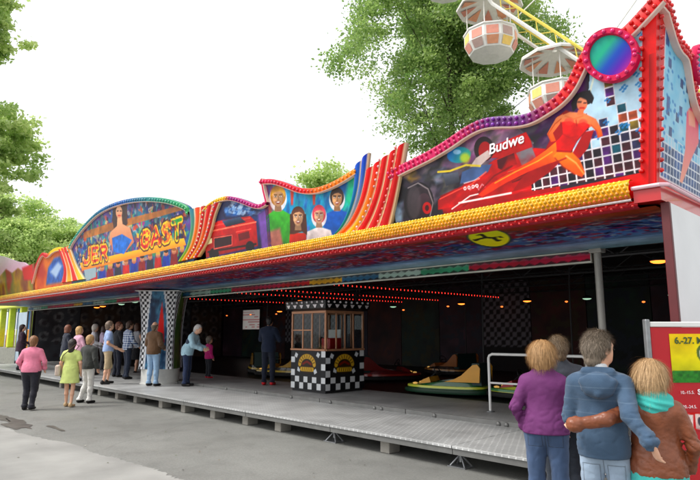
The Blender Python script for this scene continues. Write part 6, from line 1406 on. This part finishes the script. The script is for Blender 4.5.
person('woman with blond hair, turquoise scarf and brown leather jacket, held by the man', (gw[0], gw[1], 0), RW, HW, True, .0085, build=.96, head=(-R_(22), R_(2)),
    arms={'L': (tuple(w_el), tuple(w_wr), tuple(to_local(566, 426, 4.4, gw, RW, HW) - w_wr)), 'R': ((.265, -.03, 1.12), (.22, .1, .92))},
    top=dict(mat=cloth('brown_leather', (128, 70, 42), .38, kind='leather', var=.25), hem=.90, g=.026, fold=1.15, flare=.015, h=.0095), bottom=dict(mat=cloth('blue_grey_jeans', (120, 146, 170), kind='denim'), g=.02),
    hair=dict(mat=hair_mat((204, 168, 122)), style='bob', len=1.51, vol=.02, strand=.10, wild=.09), strands=10000, seed=11,
    extra=lambda root, S, T, TH, A: (collar_extra((70, 190, 180), .0, .03)(root, S, T, TH, A), (lambda VQ: mesh('shirt', VQ[0] * S, VQ[1], cloth('turquoise_shirt', (70, 186, 178), .8), root, True))(grow([cap((0, -.005, .95), (0, -.005, .80), .205, .215, (1, .76, 1))], .011, lambda X, Y, Z: np.maximum(Z - .93, .80 - Z), lambda X, Y, Z: .006 * noise3(X, Y, Z * .3, 45, 8)))))

# ---------------- people along the deck
def far(label, x, y, z, rz, **k): return person(label, (x, y, z), rz, **k)
g_ = ground_at; tN = dirz(0, 1); tNW = dirz(-.7, .7)
q = atZ(28, 410, 0); far('woman in pink shirt and dark trousers walking on the asphalt', q[0], q[1], 0, dirz(-.8, .6), H=1.64, female=True, build=1.12, top=dict(mat=cloth('pink_knit', (226, 130, 156)), hem=.9, g=.026), bottom=dict(mat=cloth('black_trousers', (38, 38, 46)), g=.022), hair=dict(mat=hair_mat((134, 92, 60)), style='short', vol=.022), arms={'L': ((-.3, -.02, 1.14), (-.26, .12, .98)), 'R': ((.3, -.02, 1.14), (.26, .12, .98))}, legs={'L': ((-.1, .1, .5), (-.1, .03, .085)), 'R': ((.1, .02, .5), (.11, -.12, .1))}, seed=21)
def bag(root, S, T, TH, A):
    mb = MB(); mb.box((-.33, -.12, .72), (-.22, .14, .98), .03); mb.build('shoulder_bag', cloth('beige_bag', (214, 196, 180)), root); MB().tube([(-.27, .02, .97), (-.14, -.16, 1.2), (.12, -.12, 1.46), (.13, .06, 1.42), (-.1, .17, 1.15), (-.27, .06, .97)], .01, 5).build('bag_strap', cloth('bag_strap', (90, 70, 50)), root)
q = atZ(68, 407, 0); far('woman in lime green dress with a beige shoulder bag', q[0], q[1], 0, dirz(-.75, .66), H=1.57, female=True, top=dict(mat=cloth('lime_dress', (206, 220, 130)), name='dress', hem=.62, g=.02, sleeve=.55, flare=.06), bottom=None, hair=dict(mat=hair_mat((44, 34, 32)), style='long', len=1.45), shoe=(190, 160, 120), extra=bag, legs={'L': ((-.09, .05, .49), (-.1, .1, .085)), 'R': ((.09, .0, .49), (.1, -.08, .09))}, seed=22)
q = atZ(86, 403, 0); far('person in dark grey jacket and white trousers standing before the deck', q[0], q[1], 0, dirz(-.4, .9), H=1.66, top=dict(mat=cloth('dark_grey_jacket', (62, 64, 62)), g=.03), bottom=dict(mat=cloth('white_trousers', (220, 218, 214))), hair=dict(mat=hair_mat((176, 140, 96)), style='short'), legs={'L': ((-.12, .08, .5), (-.22, -.02, .085)), 'R': ((.1, .02, .49), (.12, -.02, .085))}, seed=23)
dk = .302
crowd = [
    (106, 384, 'man in light blue shirt and beige shorts at the edge of the deck', tN, dict(H=1.74, top=dict(mat=cloth('light_blue_shirt', (150, 172, 214)), sleeve=.5, hem=.9), bottom=dict(mat=cloth('beige_chinos', (186, 164, 130)), hem=.42), hair=dict(mat=hair_mat((120, 100, 84)), style='short'), seed=31)),
    (126, 379, 'man in blue and white checked shirt and dark jeans', tN, dict(H=1.78, top=dict(mat=cloth('check_shirt', (60, 84, 132), kind='plaid', rgb2=(206, 214, 226)), hem=.88), bottom=dict(mat=cloth('dark_jeans', (36, 44, 62))), hair=dict(mat=hair_mat((70, 50, 40)), style='short'), seed=32)),
    (116, 377, 'person in black jacket between the light blue and the checked shirt', tN, dict(H=1.76, top=dict(mat=cloth('black_jacket', (34, 36, 42)), hem=.85), bottom=dict(mat=cloth('navy_trousers', (32, 36, 50))), hair=dict(mat=hair_mat((120, 70, 50)), style='short'), seed=33)),
    (135, 374, 'person in pale grey sleeveless top close to the painted pillar', dirz(.2, 1), dict(H=1.74, female=True, top=dict(mat=cloth('pale_grey_top', (170, 170, 176)), sleeve=0, hem=.9), bottom=dict(mat=cloth('black_skirt', (28, 28, 32)), kind='skirt', hem=.5), hair=dict(mat=hair_mat((90, 60, 46)), style='bob'), seed=34)),
    (92, 375, 'white haired person in white shirt further in on the deck', tN, dict(H=1.70, top=dict(mat=cloth('white_shirt', (216, 214, 220)), hem=.9), bottom=dict(mat=cloth('grey_trousers', (80, 80, 84))), hair=dict(mat=hair_mat((196, 186, 176)), style='short'), seed=35)),
    (101, 371, 'person in lilac shirt with dark hair behind the light blue shirt', tN, dict(H=1.68, female=True, top=dict(mat=cloth('lilac_shirt', (190, 170, 196)), hem=.9), bottom=dict(mat=cloth('grey_trousers', (80, 80, 84))), hair=dict(mat=hair_mat((70, 50, 44)), style='bob'), seed=36)),
    (76, 381, 'blond person in pale pink blouse by the edge of the deck', dirz(-.3, 1), dict(H=1.6, female=True, top=dict(mat=cloth('pale_pink_blouse', (222, 170, 190)), hem=.88), bottom=dict(mat=cloth('brown_trousers', (90, 70, 60))), hair=dict(mat=hair_mat((196, 156, 100)), style='bob'), seed=37)),
    (64, 378, 'person in dark blue coat with reddish hair on the deck', tN, dict(H=1.66, female=True, top=dict(mat=cloth('dark_blue_coat', (44, 48, 62)), hem=.7, flare=.03), bottom=dict(mat=cloth('blue_denim', (66, 84, 116))), hair=dict(mat=hair_mat((130, 80, 60)), style='bob'), seed=38)),
    (19, 370, 'person with long dark hair in a plum coat at the far end', tN, dict(H=1.72, female=True, build=1.08, top=dict(mat=cloth('plum_coat', (62, 40, 56)), hem=.72, flare=.03), bottom=dict(mat=cloth('black_trousers', (38, 38, 46))), hair=dict(mat=hair_mat((56, 34, 34)), style='long', len=1.38), seed=39)),
    (152, 386, 'man in brown jacket and pale jeans before the painted pillar', dirz(-.5, .85), dict(H=1.72, build=1.08, top=dict(mat=cloth('brown_suede', (92, 66, 44)), hem=.86, g=.034), bottom=dict(mat=cloth('pale_blue_jeans', (140, 170, 200))), hair=dict(mat=hair_mat((110, 96, 80)), style='bald', vol=.012), seed=40)),
]
for px, py, lab, rz, kw in crowd:
    q = atZ(px, py, dk); rr_ = np.random.default_rng(kw['seed'])
    kw.setdefault('arms', {s: ((g * (.25 + .03 * rr_.random()), -.06 + .1 * rr_.random(), 1.14), (g * (.12 + .13 * rr_.random()), .06 + .22 * rr_.random(), .92 + .16 * rr_.random())) for s, g in (('L', -1), ('R', 1))})
    f1, f2 = .12 * rr_.random(), .1 * rr_.random(); kw.setdefault('legs', {'L': ((-.11, .02 + f1, .49), (-.12, f1 - .02, .085)), 'R': ((.11, .02 - f2 * .4, .49), (.13, -f2, .085))}); kw.setdefault('head', (R_(rr_.uniform(-35, 35)), R_(rr_.uniform(-4, 12)))); kw.setdefault('twist', R_(rr_.uniform(-8, 8)))
    person(lab, (q[0], q[1], dk), rz + R_(rr_.uniform(-15, 15)), **kw)
q = atZ(186, 386, dk)
person('white haired man in light blue and navy jacket leaning forward', (q[0], q[1], dk), dirz(.75, .66), H=1.70, lean=R_(24), build=1.05, top=dict(mat=cloth('light_blue_jacket', (170, 206, 222)), hem=.84, g=.034), bottom=dict(mat=cloth('navy_jeans', (40, 52, 82))), hair=dict(mat=hair_mat((206, 200, 196)), style='short', vol=.01), arms={'L': ((-.24, .14, 1.2), (-.12, .38, 1.22)), 'R': ((.24, .14, 1.2), (.12, .38, 1.2))}, seed=41,
    extra=lambda root, S, T, TH, A: (lambda VQ: mesh('back_panel', VQ[0] * S, VQ[1], cloth('navy_panel', (60, 72, 92)), root, True))(grow([cap(T((-.11, -.05, 1.10)), T((.11, -.05, 1.22)), .112, .10, (1, .8, 1))], .013)))
q = atZ(208, 378, .361)
person('small child in bright pink jacket and dark trousers', (q[0], q[1], .361), dirz(.1, 1), H=1.2, female=False, build=1.12, headscale=1.3, top=dict(mat=cloth('bright_pink_jacket', (224, 44, 136)), hem=.84, g=.036), bottom=dict(mat=cloth('dark_leggings', (44, 46, 54))), hair=dict(mat=hair_mat((130, 120, 110)), style='short', vol=.02), shoe=(206, 40, 60), seed=42)
q = atZ(268, 385, .361)
person('tall man in navy jacket and red shoes standing beside the ticket booth', (q[0], q[1], .361), dirz(-.55, .8), H=1.80, top=dict(mat=cloth('navy_jacket', (30, 40, 62)), hem=.84, g=.03), bottom=dict(mat=cloth('navy_work_trousers', (28, 34, 50))), hair=dict(mat=hair_mat((26, 24, 26)), style='short', vol=.02), shoe=(200, 30, 40), head=(0, R_(15)), arms={'L': ((-.26, .1, 1.16), (-.12, .32, 1.22)), 'R': ((.26, .06, 1.16), (.1, .3, 1.16))}, seed=43)

# ================================================================== TREES
def leaf_material(name, c0, c1, tr=.45):
    m, n, l, p = newmat(name); n.remove(p); out = n['Material Output']
    g = n.new('ShaderNodeVertexColor'); g.layer_name = 'Col'
    r = n.new('ShaderNodeMixRGB'); r.inputs[1].default_value = (*lin(c0), 1); r.inputs[2].default_value = (*lin(c1), 1); sp = n.new('ShaderNodeSeparateColor'); l.new(g.outputs[0], sp.inputs[0]); l.new(sp.outputs[0], r.inputs[0])
    d = n.new('ShaderNodeBsdfDiffuse'); t = n.new('ShaderNodeBsdfTranslucent'); gl = n.new('ShaderNodeBsdfGlossy'); gl.inputs['Roughness'].default_value = .45
    mx = n.new('ShaderNodeMixShader'); mx.inputs[0].default_value = tr; l.new(r.outputs[0], d.inputs[0]); l.new(r.outputs[0], t.inputs[0]); l.new(d.outputs[0], mx.inputs[1]); l.new(t.outputs[0], mx.inputs[2])
    m2 = n.new('ShaderNodeMixShader'); m2.inputs[0].default_value = .05; l.new(mx.outputs[0], m2.inputs[1]); l.new(gl.outputs[0], m2.inputs[2]); l.new(m2.outputs[0], out.inputs[0]); return m
LM = leaf_material('maple_leaves', (104, 146, 70), (188, 212, 124), .6); LM2 = leaf_material('lime_leaves', (160, 194, 104), (224, 238, 158), .62)
BARK = mat('bark', (74, 66, 56), .9, var=.3, scale=6, bump=.8, bscale=18)
def tree(label, base, height, crown_c, crown_r, n_cl, per, leaf, mt, seed, gap=.35, trunk_r=.3, group=None, keep=None, spread=.07):
    r = np.random.default_rng(seed); root = empty('tree', (base[0], base[1], 0), label=label, cat='tree', group=group)
    cc = np.array(crown_c) - np.array([base[0], base[1], 0]); cr_ = np.array(crown_r)
    mb = MB(); top = cc + np.array([0, 0, cr_[2] * .55])
    def limb(a, b, ra, rb, wob, n=6):
        pts = []; 
        for k in range(n + 1):
            t = k / n; p = a * (1 - t) + b * t + np.array([0, 0, .12 * np.linalg.norm(b - a) * math.sin(math.pi * t) * (-.5)]) + r.normal(0, wob, 3) * math.sin(math.pi * t); pts.append(p)
        mb.tube([tuple(p) for p in pts], [ra * (1 - k / n) + rb * k / n for k in range(n + 1)], 7); return pts
    tr = limb(np.zeros(3), top, trunk_r, trunk_r * .15, .18, 12); tips = []
    for k in range(26):
        t = .34 + .6 * k / 26; j = min(int(t * 12), 11); a = tr[j]; az_ = k * 2.4 + r.random(); el_ = .25 + .7 * r.random()
        d = np.array([math.cos(az_) * math.cos(el_), math.sin(az_) * math.cos(el_), math.sin(el_)]); ln = .8 / max(1e-3, math.sqrt(((d / cr_) ** 2).sum())) * (1.05 - .5 * abs(t - .5))
        pts = limb(a, a + d * ln, trunk_r * .32 * (1.1 - t), .02, .12 * ln / 4); tips += pts[2:]
        for q_ in range(3):
            s0 = pts[2 + q_]; d2 = d + r.normal(0, .55, 3); d2 /= np.linalg.norm(d2); p2 = limb(s0, s0 + d2 * ln * .42, .035, .01, .06, 4); tips += p2[1:]
    mb.build('trunk', BARK, root, True)
    tips = np.array(tips); 
    dirs = r.normal(size=(n_cl * 5, 3)); dirs /= np.linalg.norm(dirs, axis=1)[:, None]; rad = r.random(len(dirs)) ** .42
    cl = cc + dirs * rad[:, None] * cr_ * (1 + .22 * np.sin(dirs[:, :1] * 5 + dirs[:, 2:] * 4 + seed) )
    gn = noise3(cl[:, 0], cl[:, 1], cl[:, 2], 2.6 / cr_.mean() * 2.2, seed + 3); cl = cl[gn > -gap * .55 + (.12 - gap * .2)][:n_cl]
    m_ = len(tips) // 2; cl = np.vstack([cl, tips[r.integers(0, len(tips), min(m_, n_cl // 2))]])
    rr = crown_r[0] * spread * (.7 + .9 * r.random(len(cl)))
    P = (cl[:, None] + r.normal(size=(len(cl), per, 3)) * np.stack([rr, rr, rr * .55], 1)[:, None]).reshape(-1, 3); tone = np.repeat(r.random(len(cl)), per) * .6 + r.random(len(P)) * .4
    if keep is not None: kmask = keep(P + np.array([base[0], base[1], 0])); P = P[kmask]; tone = tone[kmask]
    n = len(P); nr_ = r.normal(size=(n, 3)) + np.array([0, 0, .9]); nr_ /= np.linalg.norm(nr_, axis=1)[:, None]; t1 = np.cross(nr_, r.normal(size=(n, 3))); t1 /= np.linalg.norm(t1, axis=1)[:, None]; t2 = np.cross(nr_, t1); sz = leaf * (.6 + .8 * r.random(n))[:, None]
    V = np.stack([P - t1 * sz, P + t2 * sz * .62 - nr_ * sz * .12, P + t1 * sz, P - t2 * sz * .62 - nr_ * sz * .12], 1).reshape(-1, 3)
    mesh('crown', V, np.arange(n * 4).reshape(-1, 4), mt, root, False, np.repeat(tone ** .45 * 255, 4)[:, None].repeat(3, 1), sat=1)
    return root
def at_d(px, py, d):
    r = ray(px, py); return C0 + r * d / (r @ (cf * [1, 1, 0] / np.hypot(cf[0], cf[1])))
tc_ = at_d(450, 36, 43); tree('tall leafy tree with open crown rising behind the racing car board', (tc_[0] - .6, tc_[1], 0), 24, tc_, (8.3, 8.3, 10.0), 1500, 95, .12, LM, 5, gap=.06, spread=.055, trunk_r=.5)
tc_ = at_d(-16, 145, 24); tree('leafy tree whose branches reach in from beside the far stall', (tc_[0] - 1.2, tc_[1], 0), 9, tc_, (2.3, 2.3, 2.3), 190, 90, .10, LM2, 8, gap=.15, trunk_r=.2)
tc_ = at_d(-28, 18, 22); tree('tall slim tree with its lower branches cut bare', (tc_[0] - .8, tc_[1] - .3, 0), 15, tc_, (1.9, 1.9, 2.2), 150, 90, .10, LM2, 9, gap=.15, trunk_r=.2)
for k, (px, py, d, rx, rz_, sd, lab) in enumerate([(18, 238, 60, 4.6, 4.2, 11, 'rounded pale green tree standing behind the far white and pink board'), (64, 246, 66, 3.6, 3.2, 12, 'low pale green tree standing beside the dome board'), (-30, 225, 62, 5, 5, 13, 'broad pale green tree beyond the far stall'), (324, 183, 52, 2.3, 1.5, 14, 'small pale green treetop showing behind the cheering people board')]):
    tc_ = at_d(px, py, d); tree(lab, (tc_[0], tc_[1], 0), tc_[2], tc_, (rx, rx, rz_), 300 if k < 3 else 110, 80 if k < 3 else 50, .15, LM2, sd, gap=.1 if k < 3 else -.1, trunk_r=.28 if k < 3 else .1, spread=.09 if k < 3 else .2)
